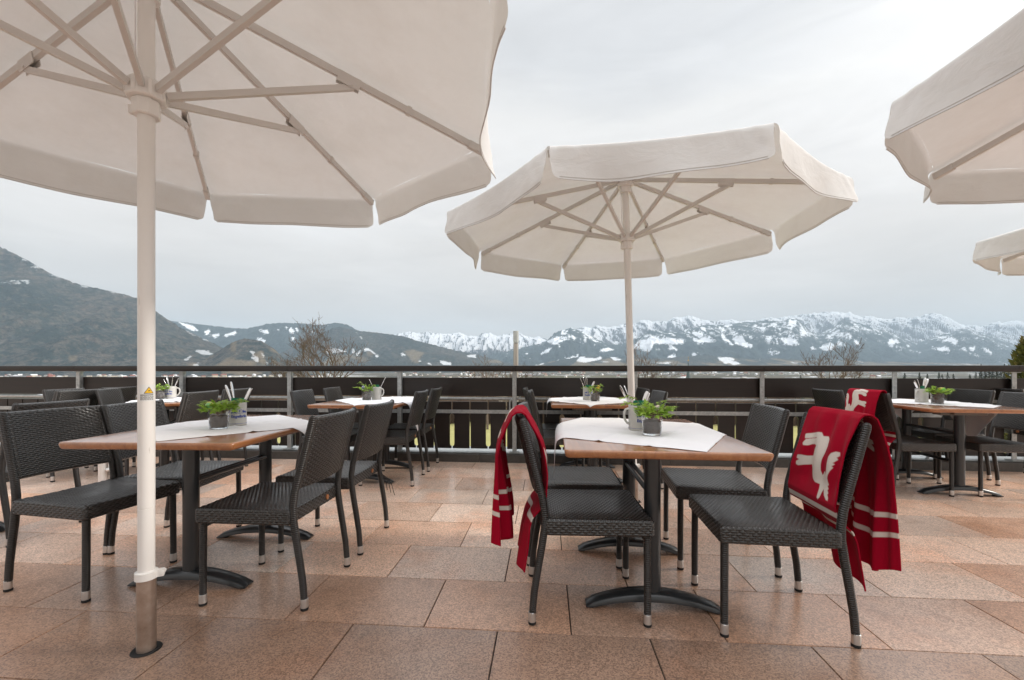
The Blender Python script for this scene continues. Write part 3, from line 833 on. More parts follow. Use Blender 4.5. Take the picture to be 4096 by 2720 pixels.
# hedge of bare bushes seen through the slots of the railing
sh = None
rng = random.Random(5)
for i in range(26):
    x = -28 + i * 2.35 + rng.uniform(-.6, .6)
    if sh is None:
        sh = thing('bare_bush', 'brown leafless bush of the hedge seen through the railing slots', 'bush', (x, 33.5, -3.3), 0, 'bare bushes beyond the railing')
        b = MB()
        for k in range(900):
            a = rng.uniform(0, 6.28); r = rng.uniform(0, 1.5); p = Vector((math.cos(a) * r * 1.3, math.sin(a) * r * .6, 0))
            q = p + Vector((rng.uniform(-.5, .5), rng.uniform(-.4, .4), rng.uniform(1.2, 2.5)))
            b.tube([p, (p + q) / 2 + Vector((rng.uniform(-.15, .15), 0, 0)), q], [.022, .017, .012], 3, cap=False)
        b.obj('twigs', plain('dry_twigs', (.17, .12, .09), .9, nz_=.5, scale=3), sh)
        sh0 = sh
    else:
        copy_tree(sh0, (x, 33.5 + rng.uniform(-1, 1), -3.3), rng.uniform(0, 6), 'brown leafless bush of the hedge seen through the railing slots')
# conifers
FIR = plain('fir_needles', (.020, .034, .022), .9, nz_=.5, scale=.6)
def conifer(seed, h, w_):
    rng = random.Random(seed); b = MB(); t = MB()
    t.tube([(0, 0, 0), (0, 0, h)], [.35, .04], 6)
    n = 520
    for k in range(n):
        z = h * (.08 + .92 * (k / n) ** .8); rr = w_ * (1 - z / h) ** .85 + .15
        a = rng.uniform(0, 6.283); r = rr * rng.uniform(.35, 1.05)
        d = Vector((math.cos(a), math.sin(a), -.25)); c = Vector((0, 0, z + .1 * h * .1)) + d * r
        s = rng.uniform(.45, 1.0) * (.35 + rr * .28)
        e = Vector((-math.sin(a), math.cos(a), 0))
        b.add([c - e * s * .5 - d * s * .4, c + d * s * .6 + Vector((0, 0, -.2 * s)), c + e * s * .5 - d * s * .4, c + Vector((0, 0, s * .45)) - d * s * .3], [(0, 1, 3), (1, 2, 3)])
    return t, b
protos = []
for sd_, h_, w_ in ((1, 26, 4.2), (2, 23, 3.6), (3, 29, 4.6)):
    protos.append((sd_, h_, w_))
made = {}
rng = random.Random(9)
spots = [(270 + rng.uniform(-25, 40), d) for d in (2086, 2120, 2138, 2165, 2172, 2185, 2198, 2236, 2250, 2262, 2272, 2281, 2290, 2299, 2307, 2316, 2325, 2334, 1830, 1846)]
for i, (y, d) in enumerate(spots):
    x = (d - CX_D) / F_D * y
    k = i % 3
    lab = ('dark green fir in the grove beyond the railing at far right' if d > 2000 else 'dark fir standing alone behind the railing right of the leafless tree')
    tz = ground_z(math.hypot(x, y)) - .5
    wt = 3.0 if d > 2255 else (-2.0 if d > 2000 else -4.6)        # height of the tip that shows
    sc = (wt + rng.uniform(-1.3, .6) - tz) / protos[k][1]
    if k not in made:
        t = thing('fir_tree', lab, 'tree', (x, y, tz), 0, 'firs of the grove')
        a, c = conifer(*protos[k]); a.obj('trunk', BARK, t); c.obj('crown', FIR, t)
        made[k] = t
    else:
        t = copy_tree(made[k], (x, y, tz), rng.uniform(0, 6), lab, 'firs of the grove')
    t.scale = (1.25, 1.25, sc)
    if d < 2000: t['group'] = 'firs right of the leafless tree'
# near thuja at the right edge
t = thing('thuja_tree', 'brownish green thuja at the right edge behind the railing', 'tree', (17.55, 14.2, -3.2))
tk = MB(); tk.tube([(0, 0, 0), (0, 0, 4.8)], [.16, .03], 8); tk.obj('trunk', BARK, t)
rng = random.Random(21); b = MB()
for k in range(7000):
    z = rng.uniform(.4, 5.45); rr = 1.55 * (1 - (z / 5.6) ** 2.4) ** .6 * (.82 + .3 * mnoise.noise((z * 1.1, 3, 1))) + .05
    a = rng.uniform(0, 6.283)
    rr *= .85 + .3 * mnoise.noise((math.cos(a) * 1.6, math.sin(a) * 1.6, z * 1.3))
    r = rr * (rng.uniform(.5, 1.06))
    c = Vector((math.cos(a) * r, math.sin(a) * r, z)); d = Vector((math.cos(a), math.sin(a), rng.uniform(.5, 1.8))).normalized()
    e = d.cross(Vector((rng.uniform(-1, 1), rng.uniform(-1, 1), rng.uniform(-1, 1)))).normalized(); s = rng.uniform(.08, .2)
    b.add([c - e * s * .35, c + d * s, c + e * s * .35], [(0, 1, 2)])
m = M('thuja_foliage'); _f = m.noise(2.2, 4, .7)
m.p(Base_Color=m.ramp(_f, [(.3, (.03, .042, .010)), (.5, (.10, .105, .02)), (.72, (.24, .165, .045))]), Roughness=.85)
b.obj('crown', m.m, t)

# ------------------------------------------------------------------ lamp post, church, houses
t = thing('lamp_post', 'round steel lamp post with frosted cylinder head behind the railing', 'lamp post', (.075, 8.2, -3.2))
m = M('brushed_steel'); _f = m.noise(3, 3, .5, m.map(m.coord('Object'), (40, 40, .3)))
m.p(Base_Color=m.mix(_f, c3(.42, .38, .34), c3(.62, .58, .53)), Metallic=.9, Roughness=.3)
MB().lathe([(.049, 0), (.049, 4.73), (.044, 4.735), (.02, 4.74)], 24).obj('pole', m.m, t)
m2 = M('frosted_plastic'); m2.p(Base_Color=c3(.75, .76, .75), Roughness=.45, Transmission_Weight=.55, IOR=1.2)
MB().lathe([(.050, 4.742), (.052, 4.76), (.052, 4.955), (.050, 4.955), (.050, 4.765), (.02, 4.745)], 24).obj('diffuser', m2.m, t)
MB().lathe([(.0, 4.956), (.053, 4.956), (.053, 4.968), (.0, 4.972)], 24).obj('cap', plain('lamp_cap', (.5, .5, .48), .4), t)
MB().lathe([(.022, 4.745), (.022, 4.89), (.0, 4.892)], 16).obj('bulb', plain('lamp_tube', (.5, .5, .49), .4), t)
t = thing('church', 'slender green church spire with golden ball rising behind the railing', 'church', (147.5, 360, ground_z(389)))
z0 = -ground_z(389)
MB().box((0, 0, (z0 - 11) / 2), (5, 5, z0 - 11)).obj('tower', plain('church_plaster', (.6, .56, .48), .8), t)
MB().lathe([(3.4, z0 - 11), (2.4, z0 - 9), (1.1, z0 - 3), (.35, z0 + 4.5), (.12, z0 + 7)], 8).obj('spire', plain('verdigris_roof', (.08, .115, .11), .6, nz_=.2, scale=.5), t)
MB().lathe([(0, z0 + 6.8), (.42, z0 + 7.1), (.6, z0 + 7.5), (.42, z0 + 7.9), (0, z0 + 8.2)], 12).box((0, 0, z0 + 9.6), (.14, .14, 3)).box((0, 0, z0 + 10.2), (1.1, .14, .14)).obj('ball_and_cross', plain('gilt', (.55, .36, .1), .3, .8), t)
def house_mesh(wx, wy, hw, hr, name):
    b = MB(); b.box((0, 0, hw / 2), (wx, wy, hw))
    x, y = wx / 2 + .5, wy / 2 + .5
    b.add([(-x, -y, hw - .2), (x, -y, hw - .2), (x, y, hw - .2), (-x, y, hw - .2), (-x, 0, hw + hr), (x, 0, hw + hr)], [(0, 1, 5, 4), (2, 3, 4, 5), (0, 4, 3), (1, 2, 5)], mat=1)
    return b
ROOFS = [plain('red_roof', (.22, .075, .05), .8), plain('snowy_roof', (.72, .73, .75), .8), plain('grey_roof', (.12, .11, .11), .8)]
WALLS = [plain('white_plaster', (.70, .68, .63), .8), plain('cream_plaster', (.60, .53, .42), .8)]
hp = []
rng = random.Random(31)
for i in range(250):
    left = i % 8 < 3
    d = rng.uniform(-40, 760) if left else rng.uniform(900, 2060)
    y = rng.uniform(1900, 2480) if left else rng.uniform(2000, 4300)
    x = (d - CX_D) / F_D * y
    z = ground_z(math.hypot(x, y)) + 2.0 * mnoise.noise((x * .01, y * .01, 0)) - .6
    k = i % 6
    lab = ('tiny white or cream house in the village at the foot of the left hill' if left else 'tiny pale house in the town on the valley floor seen under the handrail')
    grp = 'village houses at the foot of the left hill' if left else 'town houses on the valley floor'
    if i < 6:
        o = house_mesh(rng.uniform(11, 20), rng.uniform(9, 13), rng.uniform(5, 8.5), rng.uniform(2.5, 4.5), 'house').obj('house', [WALLS[i % 2], ROOFS[i % 3]], smooth=False)
        hp.append(o)
    else:
        o = hp[k].copy(); COL.objects.link(o)
    o.location = (x, y, z); o.rotation_euler = (0, 0, rng.uniform(0, 3.1))
    s = rng.uniform(.9, 1.5); o.scale = (s, s, s)
    tag(o, lab, 'house', grp)
    o['group'] = grp; o['label'] = lab

# ------------------------------------------------------------------ haze
HZ = M('valley_haze')
HZ.t.nodes.remove(HZ.b)
pv = HZ.n('ShaderNodeVolumePrincipled')
pv.inputs['Color'].default_value = (.65, .83, .99, 1)
pv.inputs['Density'].default_value = 5.3e-5
HZ.t.links.new(pv.outputs[0], HZ.out.inputs['Volume'])
hz = MB().box((0, 9400, 900), (44000, 19200, 1900)).obj('haze', HZ.m, smooth=False)
tag(hz, 'pale air haze over the valley', kind='stuff')

# ================================================================== PARASOLS
def rib_z(r): return 2.545 - (r - .06) / 1.33 * .349
def build_parasol(label, loc, rz, tilt=0.0):
    t = thing('parasol', label, 'parasol', loc, rz, 'large off-white market parasols')
    RC, ZR, ZA, VH = 1.392, 2.230, 2.605, .215
    NS, NT = 14, 12
    rng = random.Random(4)
    b = MB()
    def cpt(k, s, q):
        a0, a1 = R(45 * k), R(45 * (k + 1))
        r = .03 + (RC - .03) * q
        p0 = Vector((math.cos(a0) * r, math.sin(a0) * r, ZA - (ZA - ZR) * q)); p1 = Vector((math.cos(a1) * r, math.sin(a1) * r, ZA - (ZA - ZR) * q))
        p = p0.lerp(p1, s)
        m_ = 4 * s * (1 - s)
        nd = Vector((math.cos((a0 + a1) / 2), math.sin((a0 + a1) / 2), 0))
        p -= nd * .016 * m_ * q ** 2
        p.z += .010 * m_ * q * (1 - q) * 4 - .012 * m_ * q ** 3
        p.z += .0045 * mnoise.noise((p.x * 4, p.y * 4, k * 1.7)) * m_ * min(1, q * 1.4)
        return p
    for k in range(8):
        V = [cpt(k, i / NS, (j / NT) ** .9) for j in range(NT + 1) for i in range(NS + 1)]
        b.add(V, [(j * (NS + 1) + i, (j + 1) * (NS + 1) + i, (j + 1) * (NS + 1) + i + 1, j * (NS + 1) + i + 1) for j in range(NT) for i in range(NS)])
    can = b.obj('canopy', CANVAS, t, angle=25)
    for k in range(8):
        v = MB(); V = []; NV = 18; NX = 40
        am = R(45 * k + 22.5); nd = Vector((math.cos(am), math.sin(am), 0)); td = Vector((-math.sin(am), math.cos(am), 0))
        ph = rng.uniform(0, 6)
        for j in range(NV + 1):
            h = j / NV
            for i in range(NX + 1):
                s = i / NX
                e = min(s, 1 - s)
                p = cpt(k, s, 1.0)
                # slit between neighbouring valances, opening towards a rounded lower corner
                ins = 0.0
                if h > .34: ins = .002 + .008 * ((h - .34) / .66)
                if h > .84: ins += .030 * (1 - math.sqrt(max(0, 1 - ((h - .84) / .16) ** 2)))
                w0 = 1.065
                s2 = s + (0.5 - s) * 2 * ins / w0
                p = cpt(k, 0, 1.0).lerp(cpt(k, 1, 1.0), s2)
                mm = 4 * s2 * (1 - s2)
                p -= nd * .016 * mm; p.z -= .012 * mm
                # the cloth rolls over from the slope into the hanging flap
                rl = .045; q_ = min(1.0, VH * h / rl)
                out_ = rl * (q_ - q_ ** 2 * .5) * .95; dn_ = rl * (q_ * q_ * .5 + q_ * .16 * (1 - q_)) + max(0, VH * h - rl)
                dc = math.hypot(min(s, 1 - s) * w0, VH * h)
                pk = .0035 * math.sin((min(s, 1 - s) * w0 * .8 + VH * h * .55) * 75 + ph) * math.exp(-((dc - .10) / .09) ** 2) * (.4 + .6 * rng.random() if False else 1)
                out_ += pk + .004 * mnoise.noise((s * 7, h * 2.5, k * 3.3)) * h
                wave = .016 * math.sin(s * 9 + ph) * h + .022 * math.sin(s * 3.1 + ph * 2) * h * h
                flare = (.010 + .022 * (1 - mm) ** 2) * h - .018 * mm * h
                p += nd * (out_ + wave * (.35 + .65 * mm) + flare * q_) + td * .004 * math.sin(h * 5 + ph)
                p.z -= dn_ * (1 - .05 * (1 - mm) * h)
                V.append(p)
        v.add(V, [(j * (NX + 1) + i, (j + 1) * (NX + 1) + i, (j + 1) * (NX + 1) + i + 1, j * (NX + 1) + i + 1) for j in range(NV) for i in range(NX)])
        ring = [V[NV * (NX + 1) + i] + nd * .001 for i in range(NX + 1)]
        v.tube(ring, .0028, 6)
        v.tube([V[(NV - 1) * (NX + 1) + i] + nd * .0006 for i in range(1, NX)], .0016, 4, mat=1)
        v.obj('valance', [CANVAS, STITCH], can, angle=80)
    for k in range(8):
        a = R(45 * k); d = Vector((math.cos(a), math.sin(a), 0)); z = Vector((0, 0, 1))
        P = lambda r, zz: d * r + z * zz
        rb = MB().beam(P(.06, rib_z(.06)), P(1.385, rib_z(1.385)), .018, .030)
        rb.beam(P(1.30, rib_z(1.30) - .002), P(1.392, rib_z(1.392) - .002), .026, .036)
        rb.beam(P(.98, rib_z(.98)), P(1.0, rib_z(1.0)), .026, .038)
        ro = rb.obj('rib', RIBPAINT, t, smooth=False)
        jr = .72; jz = rib_z(jr)
        br = MB()
        for sd_ in (-1, 1):
            o = Vector((-math.sin(a), math.cos(a), 0)) * .0115 * sd_
            br.beam(P(jr - .05, rib_z(jr - .05) - .012) + o, P(jr + .045, rib_z(jr + .045) - .012) + o, .003, .052)
        br.tube([P(jr + .01, jz - .03) + Vector((-math.sin(a), math.cos(a), 0)) * .016, P(jr + .01, jz - .03) - Vector((-math.sin(a), math.cos(a), 0)) * .016], .006, 8)
        br.tube([P(jr - .06, jz - .045), P(jr - .06, jz - .062)], .004, 6)
        br.obj('bracket', RIBPAINT, ro, smooth=False)
        MB().beam(P(.062, 2.098), P(jr + .015, jz - .033), .018, .026).obj('strut', RIBPAINT, t, smooth=False)
    def octo(r, z0, z1, ch=.004):
        return [[(rr * math.cos(R(45 * i + 22.5)), rr * math.sin(R(45 * i + 22.5)), zz) for i in range(8)] for rr, zz in ((r - ch, z0), (r, z0 + ch), (r, z1 - ch), (r - ch, z1))]
    hb = MB().loft(octo(.062, 2.50, 2.575)).lathe([(.040, 2.45), (.042, 2.452), (.042, 2.5)], 20)
    hb.lathe([(.030, 2.575), (.045, 2.60), (.035, 2.635), (.0, 2.645)], 16)
    hb.obj('top_hub', WHITEPAINT, t, angle=30)
    rn = MB().loft(octo(.064, 2.066, 2.132)).loft(octo(.044, 2.005, 2.066))
    for k in range(8):
        a = R(45 * k + 22.5)
        rn.box((math.cos(a) * .058, math.sin(a) * .058, 2.098), (.012, .012, .05), Matrix.Rotation(a, 3, 'Z'))
    rn.box((-.046, 0, 2.022), (.012, .018, .03))
    rn.obj('runner', WHITEPAINT, t, angle=30)
    MB().lathe([(.0262, .27), (.0262, .5335), (.0250, .534), (.0250, .5365), (.0264, .537), (.0264, 2.46)], 28).obj('pole', WHITEPAINT, t)
    m = bpy.data.materials.get('steel_sleeve') or None
    if m is None:
        q = M('steel_sleeve'); f = q.noise(14, 5, .65); q.p(Base_Color=q.ramp(f, [(.3, (.30, .22, .17)), (.7, (.46, .37, .31))]), Metallic=.75, Roughness=.42); m = q.m
    MB().lathe([(.0300, -.03), (.0300, .272)], 28).obj('ground_tube', m, t)
    cl = MB().lathe([(.0305, .268), (.0355, .270), (.0355, .297), (.0300, .300)], 28)
    cl.box((.043, 0, .283), (.020, .018, .026))
    cl.tube([(.050, -.012, .283), (.050, .020, .283)], .007, 10)
    cl.obj('clamp_collar', WHITEPAINT, t)
    MB().lathe([(.031, .0035), (.046, .005), (.048, .002), (.048, -.004)], 28).obj('floor_ring', RUBBER, t)
    cd = MB()
    for a in (2.4, 2.9): cd.tube([(.036 * math.cos(a), .036 * math.sin(a), 2.1), (.036 * math.cos(a), .036 * math.sin(a), 2.5)], .0022, 6)
    cd.obj('pull_cord', LINEN, t)
    t.rotation_euler = (Matrix.Rotation(tilt, 3, 'Y') @ Matrix.Rotation(rz, 3, 'Z')).to_euler()
    return t
U2 = build_parasol('middle off-white parasol seen whole, its pole behind the table with red blanket chairs', (.975, 3.42, 0), R(14.2), R(-1.7))
U1 = copy_tree(U2, (-1.377, 1.62, 0), R(27.5), 'nearest off-white parasol filling the top left, warning sticker on its pole')
U3 = copy_tree(U2, (2.91, 1.22, 0), R(17.0), 'off-white parasol cut by the right edge, the larger of the two there')
U4 = copy_tree(U2, (5.45, 3.17, 0), R(10.6), 'small looking far off-white parasol at the right edge below the larger one')
# warning sticker on the near pole
def wrap(bm, rad, ang, z):
    bm.v = [((rad + p[1]) * math.cos(ang + p[0] / rad), (rad + p[1]) * math.sin(ang + p[0] / rad), z + p[2]) for p in bm.v]
    return bm
def patch(w_, h_, n=10, y=0.0, x=0, z=0):
    b = MB(); V = [(x - w_ / 2 + w_ * i / n, y, z + s * h_ / 2) for s in (-1, 1) for i in range(n + 1)]
    return b.add(V, [(i, i + 1, n + 2 + i, n + 1 + i) for i in range(n)])
# ang measured in the parasol's own frame: the sticker looks back towards the seats in front
STK = R(-47) - R(27.5)
st = wrap(patch(.050, .062, 12, .0004), .0264, STK, .968).obj('warning_sticker', PORCELAIN, U1)
INK = plain('black_ink', (.02, .02, .02), .5); YEL = plain('signal_yellow', (.80, .48, .02), .45)
def tri(s, y, x0, z0, n=12):
    V = []
    for i in range(n + 1):
        x = -s + 2 * s * i / n
        V += [(x0 + x, y, z0 - s * .8), (x0 + x, y, z0 - s * .8 + 1.7 * s * (1 - abs(x) / s) + 1e-5)]
    return MB().add(V, [(2 * i, 2 * i + 2, 2 * i + 3, 2 * i + 1) for i in range(n)])
wrap(tri(.0155, .0006, .006, .010), .0264, STK, .968).obj('triangle_border', INK, st)
wrap(tri(.0122, .0008, .006, .0098), .0264, STK, .968).obj('triangle', YEL, st)
tx = MB()
rng = random.Random(2)
q = patch(.006, .003, 3, .0011, .007, .008); tx.add(q.v, q.f)
q = patch(.040, .0032, 8, .0007, .0, -.0075); tx.add(q.v, q.f)
for i in range(7):
    x = -.020
    while x < .019:
        wd = rng.uniform(.004, .010); wd = min(wd, .021 - x)
        q = patch(wd, .0011, 2, .0007, x + wd / 2, -.0125 - i * .0022); tx.add(q.v, q.f); x += wd + .0015
wrap(tx, .0264, STK, .968).obj('lettering', INK, st)
# parasol pole stump without canopy, standing behind the left table
t = thing('parasol_stump', 'lower half of a parasol pole without canopy, white with a crank handle', 'parasol pole', (-3.54, 3.72, 0))
MB().lathe([(.0262, .27), (.0262, .5335), (.0250, .534), (.0250, .5365), (.0264, .537), (.0264, .70), (.02, .705), (0, .705)], 24).obj('pole', WHITEPAINT, t)
MB().lathe([(.0300, -.01), (.0300, .272)], 24).obj('ground_tube', WHITEPAINT, t)
cl = MB().lathe([(.0305, .268), (.0365, .270), (.0365, .297), (.0300, .300)], 24); cl.box((.045, 0, .283), (.022, .02, .03)); cl.obj('clamp_collar', WHITEPAINT, t)
MB().tube([(.055, 0, .31), (.055, 0, .20)], .006, 8).lathe([(.0, .17), (.016, .172), (.024, .185), (.016, .198), (0, .20)], 14, 0, (.055, 0, 0)).obj('crank_handle', PORCELAIN, t)

# ================================================================== TABLES
def build_table(label, loc, rz, W=.785, L=1.11):
    t = thing('table', label, 'table', loc, rz, 'wooden topped pedestal tables')
    secs = []
    for z, e in ((.7075, .012), (.709, .008), (.714, .004), (.730, 0), (.7365, .0015), (.7395, .005), (.740, .009)):
        secs.append([(x, y, z) for x, y in rrect(W - 2 * e, L - 2 * e, .016 - e * .5, 3)])
    MB().loft(secs).obj('tabletop', WOOD, t, angle=50)
    for s in (-1, 1):
        yc = s * .295
        secs = [[(.036 * math.cos(a) * k, yc + .033 * math.sin(a) * k, z) for a in [2 * math.pi * i / 20 for i in range(20)]] for z, k in ((.055, 1), (.30, 1), (.668, 1))]
        MB().loft(secs, cap=False).obj('column', ANTH, t)
        b = MB(); b.box((0, yc, .688), (.34, .085, .038)); b.box((.0, yc + s * .06, .692), (.20, .05, .028)); b.tube([(-.19, yc - .02, .678), (-.17, yc - .05, .682)], .006, 6)
        b.obj('top_bracket', STEELGREY, t, smooth=False)
        secs = []
        for i in range(21):
            q = -1 + i / 10; x = q * .292
            zt = .082 - .060 * abs(q) ** 1.9; zb = .046 - .052 * abs(q) ** 2.2 - (.0 if abs(q) < .72 else 0)
            zb = max(zb, .004) if abs(q) > .70 else zb
            hw = .034 + .012 * (1 - q * q) ; hw2 = hw * .72
            if abs(q) > .95: zt -= .008
            secs.append([(x, yc - hw, zb), (x, yc - hw, (zt + zb) / 2), (x, yc - hw2, zt - .003), (x, yc, zt), (x, yc + hw2, zt - .003), (x, yc + hw, (zt + zb) / 2), (x, yc + hw, zb), (x, yc, zb)])
        f = MB().loft(secs).obj('arched_foot', ANTH, t, angle=45)
        g = MB()
        for q in (-1, 1): g.lathe([(.016, 0), (.018, .002), (.018, .008)], 12, 0, (q * .255, yc, 0))
        g.obj('rubber_pad', RUBBER, f)
    b = MB()
    for x in (-.016, .016): b.tube([(x, -.27, .512), (x, .27, .512)], .0115, 10)
    b.obj('stretcher', ANTH, t)
    b = MB()
    for x in (-.014, .014): b.tube([(x, -.27, .265), (x, .27, .265)], .010, 10)
    b.obj('stretcher', ANTH, t)
    return t
T = {}
T[1] = build_table('table in front right of centre, between two chairs hung with red blankets', (.65, 2.20, 0), R(-5.5))
T[2] = copy_tree(T[1], (-1.558, 2.40, 0), R(-2.5), 'nearest table on the left, behind the thick parasol pole')
T[3] = copy_tree(T[1], (-1.367, 4.294, 0), R(-4.6), 'table against the railing left of centre, laid with a mug with handle at right')
T[5] = copy_tree(T[1], (.779, 4.307, 0), R(-4.6), 'table against the railing directly behind the middle parasol pole')
T[6] = copy_tree(T[1], (3.80, 3.90, 0), R(-9), 'table at far right under the cut parasols')
T[7] = copy_tree(T[1], (-3.60, 2.53, 0), R(-3), 'table cut by the left edge, only its rear top showing behind the nearest chair')
T[4] = build_table('small table at far left against the railing, mostly hidden by chairs', (-3.44, 4.35, 0), R(28), .62, 1.02)

# ================================================================== CHAIRS
def strands(b, P, N, ul, vl, seed, pu=.0315, pv=.0097, amp=.0031):
    rng = random.Random(seed); nr = max(1, round(vl / pv)); pv = vl / nr
    for r in range(nr):
        k = 0; u = -pu * (.5 if r % 2 else 0.0)
        while u < ul - .003:
            ua, ub = max(0, u + pu * .035), min(ul, u + pu * .965)
            u += pu
            if ub - ua < .006: continue
            v0 = (r + .04) * pv; v1 = (r + .96) * pv; am = amp * rng.uniform(.85, 1.15); jv = rng.uniform(-.0005, .0005)
            V = []
            for i in range(6):
                t = i / 5; uu = ua + (ub - ua) * t
                e = math.sin(math.pi * t) ** .55 if 0 < t < 1 else 0
                for j in range(5):
                    q = -1 + j / 2
                    vv = (v0 + v1) / 2 + jv + q * (v1 - v0) / 2 * (.82 + .18 * e)
                    V.append(P(uu, vv) + N(uu, vv) * (am * (e * (1 - q * q) ** .5 if abs(q) < 1 else 0) + (e - 1) * .0012 - .0004))
            b.add(V, [(i * 5 + j, i * 5 + j + 1, (i + 1) * 5 + j + 1, (i + 1) * 5 + j) for i in range(5) for j in range(4)])
def build_chair(label, loc, rz):
    t = thing('wicker_chair', label, 'chair', loc, rz, 'dark woven resin chairs')
    secs = []
    for x, e in ((-.226, .010), (-.224, .004), (-.218, 0), (-.11, 0), (0, 0), (.11, 0), (.218, 0), (.224, .004), (.226, .010)):
        dz = -.006 * (1 - (x / .226) ** 2)
        wd = .442
        secs.append([(x, .010 + p, .4065 + q + (dz if q > .0 else 0)) for p, q in rrect(wd - 2 * e, .069 - 2 * e, .014, 3)])
    sb = MB().loft(secs)
    ns_ = len(sb.f)
    X, Y, Z = Vector((1, 0, 0)), Vector((0, 1, 0)), Vector((0, 0, 1))
    strands(sb, lambda u, v: Vector((-.219 + u, -.203 + v, .4405 - .0065 * (1 - ((-.219 + u) / .226) ** 2))), lambda u, v: Z, .438, .426, 1)
    strands(sb, lambda u, v: Vector((.219 - u, .231, .377 + v)), lambda u, v: Y, .438, .058, 2)
    strands(sb, lambda u, v: Vector((-.219 + u, -.211, .377 + v)), lambda u, v: -Y, .438, .058, 3)
    strands(sb, lambda u, v: Vector((.226, -.205 + u, .377 + v)), lambda u, v: X, .43, .058, 4)
    strands(sb, lambda u, v: Vector((-.226, .225 - u, .377 + v)), lambda u, v: -X, .43, .058, 5)
    for i in range(ns_, len(sb.f)): sb.m[i] = 1
    sb.obj('seat', [WEAVE, STRAND], t, angle=60)
    dv = Vector((0, -.083, .325)).normalized(); nv = Vector((0, .325, .083)).normalized()
    c0 = Vector((0, -.2635, .688)); secs = []
    for i in range(17):
        x = -.205 + .41 * i / 16; bow = -.030 * (1 - (x / .205) ** 2)
        secs.append([c0 + Vector((x, bow, 0)) + dv * q + nv * p for p, q in rrect(.026, .332, .0125, 4)])
    bb = MB().loft(secs)
    nb_ = len(bb.f)
    def bp(x, q, p): return c0 + Vector((x, -.030 * (1 - (x / .205) ** 2), 0)) + dv * q + nv * p
    def bn(x, sg): return (nv + Vector((-.060 * x / .205 / .205 * 1.0, 0, 0))).normalized() * sg
    strands(bb, lambda u, v: bp(.190 - u, -.158 + v, .0130), lambda u, v: bn(.190 - u, 1), .38, .312, 6)
    strands(bb, lambda u, v: bp(-.190 + u, -.158 + v, -.0130), lambda u, v: bn(-.190 + u, -1), .38, .312, 7)
    for i in range(nb_, len(bb.f)): bb.m[i] = 1
    bb.obj('backrest', [WEAVE, STRAND], t, angle=60)
    b = MB(); b.lathe([(0, 0), (.0125, 0), (.0125, .005), (.008, .006), (0, .006)], 14)
    b.v = [(.095 + p[0], -.2115 - p[2], .405 + p[1]) for p in b.v]
    b.obj('button', plain('wooden_button', (.42, .17, .07), .5) if 'wooden_button' not in bpy.data.materials else bpy.data.materials['wooden_button'], t)
    def cap(x, y, par):
        b = MB().lathe([(.0157, .0125), (.0159, .014), (.0159, .050), (.0148, .051)], 16, 0, (x, y, 0))
        b.lathe([(.014, 0), (.0165, .002), (.0165, .0125)], 16, 1, (x, y, 0))
        b.obj('foot_cap', [ALU, RUBBER], par)
    for s in (-1, 1):
        l = MB().tube([(s * .203, .208, .048), (s * .202, .208, .2), (s * .201, .207, .36), (s * .2, .206, .40)], [.0145, .0149, .0152, .0152], 14).obj('front_leg', WRAP, t)
        cap(s * .203, .208, l)
        path = [(s * .207, -.264, .048), (s * .207, -.257, .13), (s * .207, -.243, .22), (s * .207, -.226, .32), (s * .207, -.214, .40), (s * .207, -.213, .455), (s * .207, -.222, .52), (s * .207, -.2425, .60), (s * .207, -.263, .68), (s * .207, -.2835, .76), (s * .207, -.3015, .830), (s * .207, -.304, .846), (s * .207, -.305, .853)]
        l = MB().tube(path, [.0147, .0150, .0155, .0160, .0160, .0160, .0160, .0160, .0160, .0158, .0156, .0135, .006], 14).obj('rear_leg', WRAP, t)
        cap(s * .207, -.2655, l)
    return t
def face(deg): return R(deg - 90)
